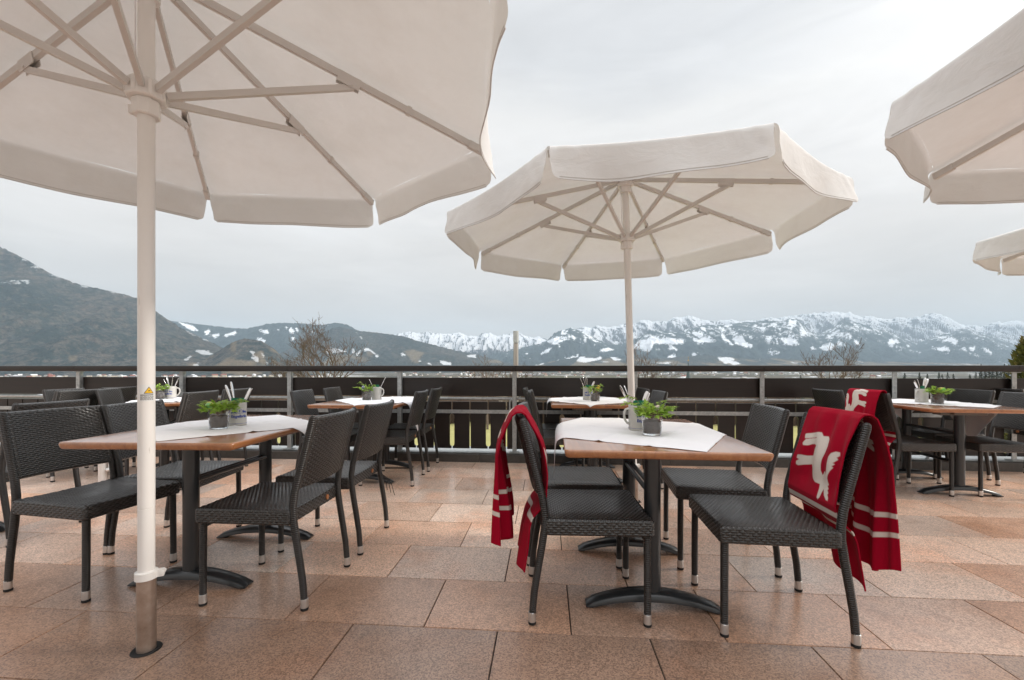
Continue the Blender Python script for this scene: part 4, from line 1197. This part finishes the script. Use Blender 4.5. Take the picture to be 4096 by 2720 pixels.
chairs = [
 ('chair nearest on the right with a red blanket, foremost of all chairs', 1.074, 1.878, 172.5),
 ('chair left of the front right table, red blanket hanging folded over its back', .358, 1.979, -2.5),
 ('chair behind the left blanket chair at the front right table, its seat shining pale', .375, 2.50, -4),
 ('chair behind the foremost red blanket chair, its bare back showing', 1.127, 2.435, 170.5),
 ('nearest chair at the left edge, cut by the picture, turned towards the thick pole', -2.096, 2.195, -12),
 ('chair directly behind the thick parasol pole, on the far left side of the near table', -2.03, 2.67, 2),
 ('nearest chair seen from behind at the left table, button on its seat edge', -1.161, 2.112, 176),
 ('chair with a loose strand of wicker beside the nearest rear-view chair', -1.113, 2.672, 176),
 ('nearer of the two chairs right of the railing table left of centre', -1.154, 4.08, 178),
 ('farther of the two chairs right of the railing table left of centre', -1.11, 4.63, 177),
 ('nearer of the two chairs left of the railing table left of centre', -1.72, 4.15, 2),
 ('farther of the two chairs left of the railing table left of centre', -1.66, 4.70, 2),
 ('nearer chair seen edge-on left of the table behind the middle parasol pole', .49, 4.07, -2),
 ('farther chair seen edge-on left of the table behind the middle parasol pole', .46, 4.60, -2),
 ('nearer of two small chair backs right of the middle parasol pole', 1.065, 4.00, 177),
 ('farther of two small chair backs right of the middle parasol pole', 1.075, 4.54, 177),
 ('chair with red blanket at the far right table, farthest of the blanket chairs', 3.437, 3.769, -2.5),
 ('dark chair just left of the far right red blanket, no blanket', 3.46, 4.30, -3),
 ('nearer chair on the right side of the far right table, cut by the picture edge', 4.10, 3.72, 172),
 ('chair behind the potted plant of the far right table', 4.27, 4.30, 176),
 ('chair in the far right corner, only a sliver at the picture edge', 5.45, 4.55, 0),
 ('dark chair with its back to the nearest left-edge chair, sunlit top rail', -3.24, 2.77, 178),
 ('pale lit chair back beside the railing at far left', -4.25, 4.40, 5),
 ('chair left of the small far left table, facing the mug', -3.86, 4.52, 20),
 ('nearer chair right of the small far left table, behind the thick pole', -3.15, 3.95, 180),
 ('farther chair right of the small far left table, behind the plant of the near table', -3.14, 4.45, 180),
 ('dark chair back at the left picture edge near the railing', -4.55, 4.22, 180),
 ('chair mostly hidden behind the pale lit chair at far left', -4.72, 4.85, 180),
]
C = []
for lab, x, y, a in chairs:
    if not C: C.append(build_chair(lab, (x, y, 0), face(a)))
    else: C.append(copy_tree(C[0], (x, y, 0), face(a), lab))
b = MB()
for k in range(3):
    b.tube([(.20 - .0, -.235 + k * .004, .365), (.205 + .01 * k, -.262 - .012 * k, .31), (.206 + .014 * k, -.27 - .02 * k, .25 - .02 * k)], .0022, 5)
b.obj('loose_strand', WRAP, C[7])

# ================================================================== BLANKETS
EMB = [(628,432),(640,424),(780,402),(806,408),(822,455),(870,462),(898,500),(898,580),(868,665),(838,730),(822,790),(812,860),(822,915),(838,900),(852,880),(876,872),(888,905),(905,850),(922,780),(945,705),(975,660),(1015,640),(1047,650),(1046,690),(1012,712),(1026,735),(978,775),(994,790),(965,815),(978,830),(950,865),(925,910),(912,950),(915,985),(924,1025),(908,1038),(922,1070),(910,1085),(925,1120),(915,1130),(932,1170),(935,1200),(912,1190),(880,1140),(858,1070),(845,1110),(832,1165),(815,1180),(800,1160),(795,1090),(790,1018),(745,995),(715,950),(700,890),(688,840),(672,795),(610,798),(560,808),(540,795),(542,760),(578,738),(548,720),(558,685),(600,683),(640,695),(700,693),(715,650),(742,600),(760,570),(735,552),(690,552),(650,570),(618,568),(612,540),(640,495),(700,482),(755,478),(762,466),(630,485)]
def homog(src, dst):
    A, B = [], []
    for (x, y), (u, v) in zip(src, dst):
        A += [[x, y, 1, 0, 0, 0, -u * x, -u * y], [0, 0, 0, x, y, 1, -v * x, -v * y]]; B += [u, v]
    h = np.append(np.linalg.solve(np.array(A, float), np.array(B, float)), 1).reshape(3, 3)
    def f(p):
        q = h @ np.array([p[0], p[1], 1.0]); return (q[0] / q[2], q[1] / q[2])
    return f
# flat emblem in cloth metres: a across from the far edge, b down from the top fold
_h = homog([(600, 150), (1335, 275), (1030, 1440), (430, 1150)], [(.0, .030), (.395, .030), (.395, .432), (.0, .432)])
EMBLEM = [_h(p) for p in EMB]
def sdf(poly, X, Y):
    d = np.full(X.shape, 9.0); n = len(poly)
    for i in range(n):
        ax, ay = poly[i]; bx, by = poly[(i + 1) % n]
        ex, ey = bx - ax, by - ay
        k = np.clip(((X - ax) * ex + (Y - ay) * ey) / (ex * ex + ey * ey + 1e-12), 0, 1)
        d = np.minimum(d, np.hypot(X - ax - k * ex, Y - ay - k * ey))
    return np.where(pip(poly, X, Y), d, -d)
def build_blanket(label, chair, mirror, squeeze, amp, seed, back_len=.66, hem_tilt=.0, loose=.012):
    rng = random.Random(seed)
    P = [(-.312, .20), (-.303, .26), (-.294, .32), (-.284, .385), (-.270, .425), (-.243, .452), (-.216, .475), (-.207, .52), (-.228, .62), (-.248, .70), (-.268, .78), (-.283, .838), (-.291, .864), (-.306, .877), (-.328, .876), (-.346, .862), (-.360, .82), (-.374, .76), (-.388, .68), (-.392, .58), (-.397, .46), (-.400, .34), (-.402, .25), (-.404, .18), (-.404, .10)]
    # resample
    acc = [0]
    for a, c in zip(P[:-1], P[1:]): acc.append(acc[-1] + math.hypot(c[0] - a[0], c[1] - a[1]))
    s_top = acc[13]
    total = s_top + back_len
    ns, nx = 330, 116; Wd = .37
    x_lo, x_hi = (-.188, .172)
    S_ = np.linspace(0, total, ns); Tt = np.linspace(0, 1, nx)
    py = np.interp(S_, acc, [p[0] for p in P]); pz = np.interp(S_, acc, [p[1] for p in P])
    V = []; 
    for i in range(ns):
        s = S_[i]
        back = smooth(s_top + .02, total, s)
        frontlow = smooth(.34, .08, s)
        gap = math.exp(-((s - .28) / .06) ** 2)
        for j in range(nx):
            tt = Tt[j]
            x = x_hi + (x_lo - x_hi) * tt          # t=0 far edge (+x), t=1 near edge
            y, z = py[i], pz[i]
            x = x * (1 - .02 * gap - .03 * frontlow - squeeze * back) + (-.02 * back)
            f = amp * back * (math.sin(tt * 17 + seed) + .5 * math.sin(tt * 37 + 2 * seed + 2 * s))
            f2 = .018 * frontlow * math.sin(tt * 11 + seed * 1.3)
            yy = y + f + f2 - .02 * back * (tt - .4)
            # soft folds over the front face
            ff = smooth(.33, .46, s) * (1 - smooth(s_top - .06, s_top + .02, s))
            yy += ff * (.0042 * math.sin(tt * 22 + s * 7 + seed) + .004 * math.sin(tt * 12 - s * 11) + .012 * mnoise.noise((tt * 5, s * 6, seed)) + .004)
            bowx = -.024 * (1 - min(1, (x / .205) ** 2)) * smooth(.32, .42, s) * (1 - back)
            yy += bowx + loose * smooth(.30, .52, s) * (1 - smooth(s_top - .16, s_top + .03, s)) * (.6 + .4 * math.sin(tt * 3.1))
            yy -= .5 * loose * smooth(s_top + .02, s_top + .2, s) * (1 - back) 
            z2 = z
            if s < .3: z2 = z + hem_tilt * (1 - tt) * (1 - s / .3)
            if s > s_top + .1: z2 = z + (.035 * math.sin(tt * 6.5 + seed) + .05 * (1 - tt)) * back * back
            V.append((-x if mirror else x, yy, z2))
    F = [(i * nx + j, i * nx + j + 1, (i + 1) * nx + j + 1, (i + 1) * nx + j) for i in range(ns - 1) for j in range(nx - 1)]
    if mirror: F = [f[::-1] for f in F]
    SS, TT = np.meshgrid(S_, Tt, indexing='ij')
    A = TT * Wd
    mark = np.full(SS.shape, -9.0)
    for c in (.228, .318, total - .142, total - .224):
        mark = np.maximum(mark, .0105 - np.abs(SS - c))
    mark = np.maximum(mark, sdf(EMBLEM, A, s_top - SS - .004))
    emb2 = [(.31 - p[0] * 1.0, p[1]) for p in EMBLEM]
    mark = np.maximum(mark, sdf(emb2, A, SS - s_top + .085))
    b = MB(); b.add(V, F)
    t = b.obj('blanket', FLEECE, angle=180)
    at = t.data.attributes.new('mark', 'FLOAT', 'POINT'); at.data.foreach_set('value', mark.ravel().astype(np.float32))
    md = t.modifiers.new('thickness', 'SOLIDIFY'); md.thickness = .006; md.offset = 1.0 if not mirror else -1.0
    t.matrix_world = Matrix.LocRotScale(chair.location, chair.rotation_euler, None)
    tag(t, label, 'blanket', 'red fleece blankets with white leaping animal')
    return t
build_blanket('red blanket with a white leaping animal facing us, on the foremost right chair', C[0], False, .14, .018, 1.0, .66, .10)
build_blanket('red blanket hanging in narrow folds, seen from the side beside the front right table', C[1], True, .30, .030, 2.2, .64, .0, .05)
build_blanket('red blanket on the far right table chair, white animal just below its top fold', C[16], True, .25, .022, 3.1, .62, .0)

# ================================================================== TABLE LINEN
def build_cloth(label, tab, cx, cy, rot, side, W=.785, L=1.11, seed=0, rf=.045):
    n = 60; V = []; rng = random.Random(seed)
    hw, hl = W / 2 - .012, L / 2 - .012
    top = .7412
    cr, sr = math.cos(rot), math.sin(rot)
    for i in range(n + 1):
        for j in range(n + 1):
            a = (i / n - .5) * side; c = (j / n - .5) * side
            x = cx + a * cr - c * sr; y = cy + a * sr + c * cr
            z = top
            # creases from folding, little ripples along the hem
            for q, st_ in ((a, .0055), (c, .0048), (a - side * .25, .0035), (c + side * .25, .0035), (a + side * .25, .003)):
                z += st_ * math.exp(-(q / .013) ** 2)
            e = side / 2 - max(abs(a), abs(c))
            z += .0028 * max(0, mnoise.noise((x * 9 + seed, y * 9, 0))) * math.exp(-e / .05) + .0016 * max(0, mnoise.noise((x * 5, y * 5, seed)))
            drop = 0
            for ax, lim in ((0, hw), (1, hl)):
                p = x if ax == 0 else y
                d = abs(p) - lim
                if d > 0:
                    sg = 1 if p > 0 else -1
                    ql = rf * math.pi / 2
                    if d < ql:
                        ang = d / rf; np_ = lim + rf * math.sin(ang); dz = rf * (1 - math.cos(ang))
                    else:
                        np_ = lim + rf + (d - ql) * .05; dz = rf + (d - ql) * .998
                    p2 = sg * np_
                    if ax == 0: x = p2
                    else: y = p2
                    drop += dz
            V.append((x, y, z - drop))
    F = [(i * (n + 1) + j, (i + 1) * (n + 1) + j, (i + 1) * (n + 1) + j + 1, i * (n + 1) + j + 1) for i in range(n) for j in range(n)]
    o = MB().add(V, F).obj('tablecloth', LINEN, angle=180)
    md = o.modifiers.new('thickness', 'SOLIDIFY'); md.thickness = .0011; md.offset = 1
    o.location = tab.location; o.rotation_euler = tab.rotation_euler
    return tag(o, label, 'tablecloth', 'white linen cloths laid cornerwise')
build_cloth('white linen cloth on the front right table, left corner hanging down', T[1], -.035, .035, R(-28), .87, seed=1)
build_cloth('white linen cloth on the near left table, right corner over the edge', T[2], -.016, .005, R(50), .76, seed=2)
build_cloth('white linen cloth on the railing table left of centre', T[3], .10, .04, R(40), .87, seed=3)
build_cloth('white linen cloth on the table behind the middle parasol pole', T[5], .02, .02, R(38), .87, seed=4)
build_cloth('white linen cloth on the far right table, a corner hanging underneath', T[6], .149, .175, R(43), .87, seed=5)
build_cloth('white linen cloth on the small table at far left', T[4], .03, .02, R(10), .74, .62, 1.02, seed=6)

# ================================================================== TABLE SETTINGS
TZ = .7432
def leaf_pts(s):
    L_ = [(0, 0), (.22, .10), (.50, .16), (.30, .30), (.58, .52), (.24, .52), (.14, .78), (0, 1.12), (-.14, .78), (-.24, .52), (-.58, .52), (-.30, .30), (-.50, .16), (-.22, .10)]
    return [(x * s, y * s) for x, y in L_]
def ivy(b, st, seed, rad, n, zt, wide=1.0, trails=()):
    rng = random.Random(seed)
    def put(p, d, s, up):
        d = d.normalized(); sx = d.cross(up)
        if sx.length < 1e-4: sx = Vector((1, 0, 0))
        sx.normalize(); nn = sx.cross(d)
        V = []
        for x, y in leaf_pts(s):
            V.append(p + sx * x + d * y + nn * (-.25 * abs(x) - .18 * y * y / s))
        b.add(V, [(0, 1, 2, 3), (0, 3, 4, 5), (0, 5, 6, 7), (0, 7, 8, 9), (0, 9, 10, 11), (0, 11, 12, 13)])
    for k in range(n):
        a = rng.uniform(0, 6.283); r = rad * math.sqrt(rng.random()) * 1.35 * wide
        h = zt + rng.uniform(.004, .060) * (1.15 - .6 * r / (rad * 1.4 * wide))
        p = Vector((math.cos(a) * r, math.sin(a) * r, h))
        d = Vector((math.cos(a) * rng.uniform(.2, 1.2), math.sin(a) * rng.uniform(.2, 1.2), rng.uniform(-.25, .8)))
        put(p, d, rng.uniform(.020, .036), Vector((rng.uniform(-.4, .4), rng.uniform(-.4, .4), 1)))
        if k % 2 == 0: st.tube([(math.cos(a) * r * .3, math.sin(a) * r * .3, zt - .01), ((p.x) * .7, p.y * .7, h), p], .0011, 4, cap=False)
    for a, ln, rise in trails:
        p = Vector((math.cos(a) * rad * .6, math.sin(a) * rad * .6, zt + .02)); pts = [p.copy()]
        m_ = 7
        for i in range(m_):
            q = (i + 1) / m_
            p = Vector((math.cos(a) * (rad * .6 + ln * q), math.sin(a) * (rad * .6 + ln * q), zt + .02 + rise * math.sin(q * 2.2) + rng.uniform(-.006, .006))); pts.append(p)
            for s_ in (-1, 1):
                d = Vector((math.cos(a + s_ * rng.uniform(.4, 1.2)), math.sin(a + s_ * rng.uniform(.4, 1.2)), rng.uniform(-.5, .4)))
                put(p, d, rng.uniform(.019, .030), Vector((0, 0, 1)))
        st.tube(pts, .0012, 4)
def build_pot(label, loc, seed, trails, n=95, wide=1.0, sc=1.0):
    t = thing('potted_plant', label, 'potted plant', loc, 0, 'ivy plants in glass tumblers')
    MB().lathe([(.0, 0), (.038, 0), (.0415, .004), (.0455, .05), (.0500, .099), (.0488, .0995), (.0472, .098), (.0428, .05), (.0392, .010), (.0, .009)], 36).obj('glass', GLASS, t)
    MB().lathe([(.0, .0105), (.0375, .011), (.041, .05), (.0420, .066), (.030, .072), (0, .075)], 28).obj('soil', SOIL, t)
    b, s = MB(), MB(); ivy(b, s, seed, .047, n, .090, wide, trails)
    b.obj('foliage', IVY, t, smooth=False); s.obj('stems', STEM, t)
    t.scale = (sc, sc, sc)
    return t
pots = {1: ((.666, 2.046), 41, [(2.9, .10, .045), (.15, .085, .03), (2.6, .12, .075), (.6, .07, .05), (5.6, .06, .02)], 150, 1.1),
        2: ((-1.537, 2.256), 42, [(3.0, .07, .03), (.1, .09, .035), (.5, .09, .04), (2.6, .08, .02)], 140, 1.15),
        3: ((-1.443, 4.27), 43, [(2.6, .09, .07), (3.0, .10, .02), (.2, .05, .04)], 60, .85),
        4: ((-3.62, 4.42), 44, [(.2, .05, .04), (3.2, .06, .03)], 70, 1.0),
        5: ((.80, 4.14), 45, [(3.0, .09, .03), (.3, .04, .05)], 62, .9),
        6: ((3.78, 3.82), 46, [(3.1, .05, .02), (.05, .11, .02), (6.0, .08, .03)], 130, 1.2)}
plab = {1: 'ivy in a glass tumbler on the front right table', 2: 'ivy in a glass tumbler with a green egg on the near left table',
        3: 'small ivy pot with upright shoot beside the plain mug left of centre', 4: 'ivy half hidden by the thick pole on the far left table',
        5: 'ivy pot with a yellow chick on the table behind the middle pole', 6: 'bushy ivy pot with a green egg on the far right table'}
for k, (xy, sd_, tr, n, wd) in pots.items():
    build_pot(plab[k], (xy[0], xy[1], TZ), sd_, tr, n, wd)
def ellipsoid(b, c, rx, ry, rz, n=14, mat=0, egg=0.0, rot=None):
    secs = []
    for i in range(1, n):
        ph = math.pi * i / n; zz = -math.cos(ph); k = math.sin(ph) * (1 - egg * zz)
        ring = [Vector((rx * k * math.cos(2 * math.pi * j / 18), ry * k * math.sin(2 * math.pi * j / 18), rz * zz)) for j in range(18)]
        if rot is not None: ring = [rot @ p for p in ring]
        secs.append([p + Vector(c) for p in ring])
    return b.loft(secs, True, True, mat)
def egg_mat(name, a, b_, scale=45):
    m = M(name); f = m.noise(scale, 2)
    m.p(Base_Color=m.ramp(f, [(.46, a), (.56, b_)]), Roughness=.35); return m.m
def egg(label, p, mat, r=.019, rot=(.4, .3, 0)):
    b = ellipsoid(MB(), (0, 0, 0), r, r, r * 1.28, egg=.18, rot=Matrix.Rotation(rot[0], 3, 'X') @ Matrix.Rotation(rot[1], 3, 'Y'))
    o = b.obj('easter_egg', mat, angle=180); o.location = p
    return tag(o, label, 'easter egg', 'painted eggs in the plant pots')
egg('green egg with a yellow patch in the plant of the near left table', (-1.563, 2.222, TZ + .122), egg_mat('green_yellow_egg', (.55, .45, .06), (.24, .55, .22), 22), .020)
egg('bright green egg lying in the plant of the far right table', (3.785, 3.79, TZ + .128), egg_mat('green_egg', (.50, .42, .05), (.17, .52, .06), 22), .021, (1.3, .9, 0))
egg('blue speckled egg in the small plant beside the plain mug', (-1.468, 4.245, TZ + .126), egg_mat('blue_speckled_egg', (.06, .08, .22), (.55, .58, .66), 130), .017)
egg('pink white egg half hidden in the plant of the front right table', (.70, 2.075, TZ + .118), egg_mat('pale_egg', (.75, .60, .52), (.75, .72, .70), 22), .018)
b = MB(); ellipsoid(b, (0, 0, .0), .017, .014, .016); ellipsoid(b, (.009, -.004, .021), .011, .011, .011)
b.add([(.019, -.010, .020), (.019, -.003, .022), (.027, -.010, .019), (.019, -.008, .024)], [(0, 1, 2), (1, 3, 2), (0, 2, 3), (0, 3, 1)], mat=1)
ck = b.obj('toy_chick', [plain('yellow_fluff', (.78, .47, .10), .9, nz_=.2, scale=200, bump=.4), plain('orange_beak', (.7, .22, .03), .5)])
ck.location = (.822, 4.13, TZ + .124); tag(ck, 'small yellow toy chick sitting in the plant behind the middle pole', 'toy chick')

# mugs, lettering, cutlery, napkins
def text_mesh(body, size, bold=.0):
    cu = bpy.data.curves.new('lettering', 'FONT'); cu.body = body; cu.size = size; cu.align_x = 'CENTER'; cu.align_y = 'CENTER'; cu.offset = bold; cu.resolution_u = 3
    o = bpy.data.objects.new('lettering_tmp', cu); COL.objects.link(o)
    dg = bpy.context.evaluated_depsgraph_get(); dg.update()
    me = o.evaluated_get(dg).to_mesh()
    V = [tuple(v.co) for v in me.vertices]; F = [tuple(p.vertices) for p in me.polygons]
    o.evaluated_get(dg).to_mesh_clear(); bpy.data.objects.remove(o); bpy.data.curves.remove(cu)
    return V, F
PRINT = MB()
V, F = text_mesh('Engelbräu', .0205, .0007); PRINT.add([(x, .0, y + .052) for x, y, z in V], F)
V, F = text_mesh('E', .017, .0005); PRINT.add([(x, 0, y + .080) for x, y, z in V], F)
n = 24
for r0, r1 in ((.0118, .0132),):
    V = [(r * math.cos(2 * math.pi * i / n), 0, .080 + r * math.sin(2 * math.pi * i / n)) for r in (r0, r1) for i in range(n)]
    PRINT.add(V, [(i, (i + 1) % n, n + (i + 1) % n, n + i) for i in range(n)])
for sg in (-1, 1):
    for q in range(5):
        x0 = sg * (.016 + q * .0052); h = .012 - q * .0017
        V = [(x0, 0, .070), (x0 + sg * .0042, 0, .070 + h * .3), (x0 + sg * .003, 0, .070 + h * 1.5), (x0 - sg * .0012, 0, .070 + h)]
        PRINT.add(V if sg > 0 else V[::-1], [(0, 1, 2, 3)])
    V = [(sg * .014, 0, .0665), (sg * .042, 0, .0665), (sg * .040, 0, .0685), (sg * .014, 0, .0690)]
    PRINT.add(V, [(0, 1, 2, 3)])
def build_mug(label, loc, a_handle, a_text):
    t = thing('stoneware_mug', label, 'mug', loc, 0, 'grey stoneware mugs holding cutlery')
    RR = .047
    b = MB().lathe([(.0, 0), (.046, 0), (RR + .001, .003), (RR + .001, .014), (RR, .017), (RR, .118), (.0458, .1255), (.0442, .127), (.0425, .125), (.0420, .02), (0, .016)], 40)
    b.obj('body', STONEWARE, t)
    d = Vector((math.cos(a_handle), math.sin(a_handle), 0))
    pts = [d * r + Vector((0, 0, z)) for r, z in ((.044, .104), (.056, .110), (.068, .106), (.076, .092), (.0765, .072), (.071, .052), (.060, .038), (.045, .032))]
    MB().tube(pts, [.0075, .007, .0065, .0062, .0062, .0062, .0064, .007], 12).obj('handle', STONEWARE, t)
    if a_text is not None:
        p = MB(); p.v = list(PRINT.v); p.f = list(PRINT.f); p.uv = list(PRINT.uv); p.m = list(PRINT.m)
        p.v = [(x, .0011, z) for x, y, z in p.v]
        wrap(p, RR, a_text, 0).obj('blue_print', BLUEPRINT, t, smooth=False)
        wrap(patch(6.2832 * RR, .0016, 40, .0013, 0, .0125), RR, 0, 0).obj('blue_line', BLUEPRINT, t)
    return t
def handle_mesh(w_=.0095, ln=.215):
    secs = []
    for q, ww, th in ((0, .45, .9), (.025, .85, 1), (.08, 1.12, 1.1), (.2, 1.1, 1.0), (.45, .66, .85), (.6, .48, .8), (1, .42, .8)):
        secs.append([(x, y, -q * ln) for x, y in rrect(w_ * 2 * ww, .0042 * th, .002 * th, 2)])
    return MB().loft(secs)
cut0 = handle_mesh().obj('cutlery', CUTLERY, angle=60)
first_cut = [True]
def cutlery(mx, my, ang, lean, top, spin, label, grp):
    o = cut0 if first_cut[0] else cut0.copy()
    if not first_cut[0]: COL.objects.link(o)
    first_cut[0] = False
    d = Vector((math.cos(ang) * math.sin(lean), math.sin(ang) * math.sin(lean), math.cos(lean)))
    p = Vector((mx, my, TZ + .020)) - Vector((math.cos(ang), math.sin(ang), 0)) * .012
    o.location = p + d * top
    q = d.to_track_quat('Z', 'Y')
    o.rotation_euler = (q @ Matrix.Rotation(spin, 3, 'Z').to_quaternion()).to_euler()
    tag(o, label, 'cutlery', grp); o['label'] = label; o['group'] = grp
def napkin(mx, my, w_, h_, rz, label):
    b = MB()
    for k in range(3):
        secs = [[(x, y + (k - 1) * .006, z) for x, y in rrect(w_ - k * .002, .0048, .0022, 3)] for z in (.02, .08, h_ - k * .004)]
        b.loft(secs)
    o = b.obj('paper_napkins', NAPKIN, angle=60); o.location = (mx, my, TZ); o.rotation_euler = (0, 0, rz)
    tag(o, label, 'napkins', 'green napkins in the mugs')
mugs = {1: ((.647, 2.21), R(192), R(-62), 'grey stoneware mug with blue lettering on the front right table, handle at left'),
        2: ((-1.535, 2.40), R(150), R(-42), 'stoneware mug with blue lettering behind the plant of the near left table'),
        3: ((-1.375, 4.37), R(-12), None, 'plain pale stoneware mug with handle at right, railing table left of centre'),
        4: ((-3.575, 4.51), R(20), R(-90), 'stoneware mug with blue emblem on the small far left table'),
        5: ((.757, 4.30), R(100), R(-88), 'stoneware mug with blue lettering on the table behind the middle pole'),
        6: ((3.80, 3.99), R(196), None, 'plain pale mug with handle at left on the far right table')}
for k, (xy, ah, at_, lab) in mugs.items(): build_mug(lab, (xy[0], xy[1], TZ), ah, at_)
sets = {1: [(R(165), .46, .232, .5), (R(140), .40, .225, .3), (R(15), .36, .19, 1.2), (R(5), .40, .185, .2)],
        2: [(R(160), .46, .225, .3), (R(150), .32, .232, .6), (R(20), .40, .20, .8), (R(10), .46, .205, .2)],
        3: [(R(175), .46, .205, .5), (R(10), .45, .225, .2)],
        4: [(R(190), .42, .20, .4), (R(170), .30, .215, .2), (R(0), .18, .215, .1), (R(10), .42, .205, .0)],
        5: [(R(170), .42, .215, .4), (R(165), .28, .22, .2), (R(200), .15, .215, .5), (R(5), .45, .185, .9)],
        6: [(R(175), .40, .195, .3), (R(150), .22, .20, .1), (R(10), .40, .215, .5), (R(20), .32, .22, .1)]}
where = {1: 'the mug on the front right table', 2: 'the mug on the near left table', 3: 'the plain mug left of centre', 4: 'the mug on the small far left table', 5: 'the mug behind the middle pole', 6: 'the plain mug on the far right table'}
for k, L_ in sets.items():
    for a, ln, tp, sp_ in L_:
        cutlery(mugs[k][0][0], mugs[k][0][1], a, ln, tp, sp_, 'shiny steel cutlery handle sticking out of ' + where[k], 'cutlery in ' + where[k])
for k, w_, h_, rz in ((1, .062, .152, .05), (2, .066, .152, .1), (3, .040, .150, 0), (5, .056, .150, .1), (6, .04, .155, .3)):
    napkin(mugs[k][0][0] + .006, mugs[k][0][1], w_, h_, rz, 'folded green paper napkins standing in ' + where[k])
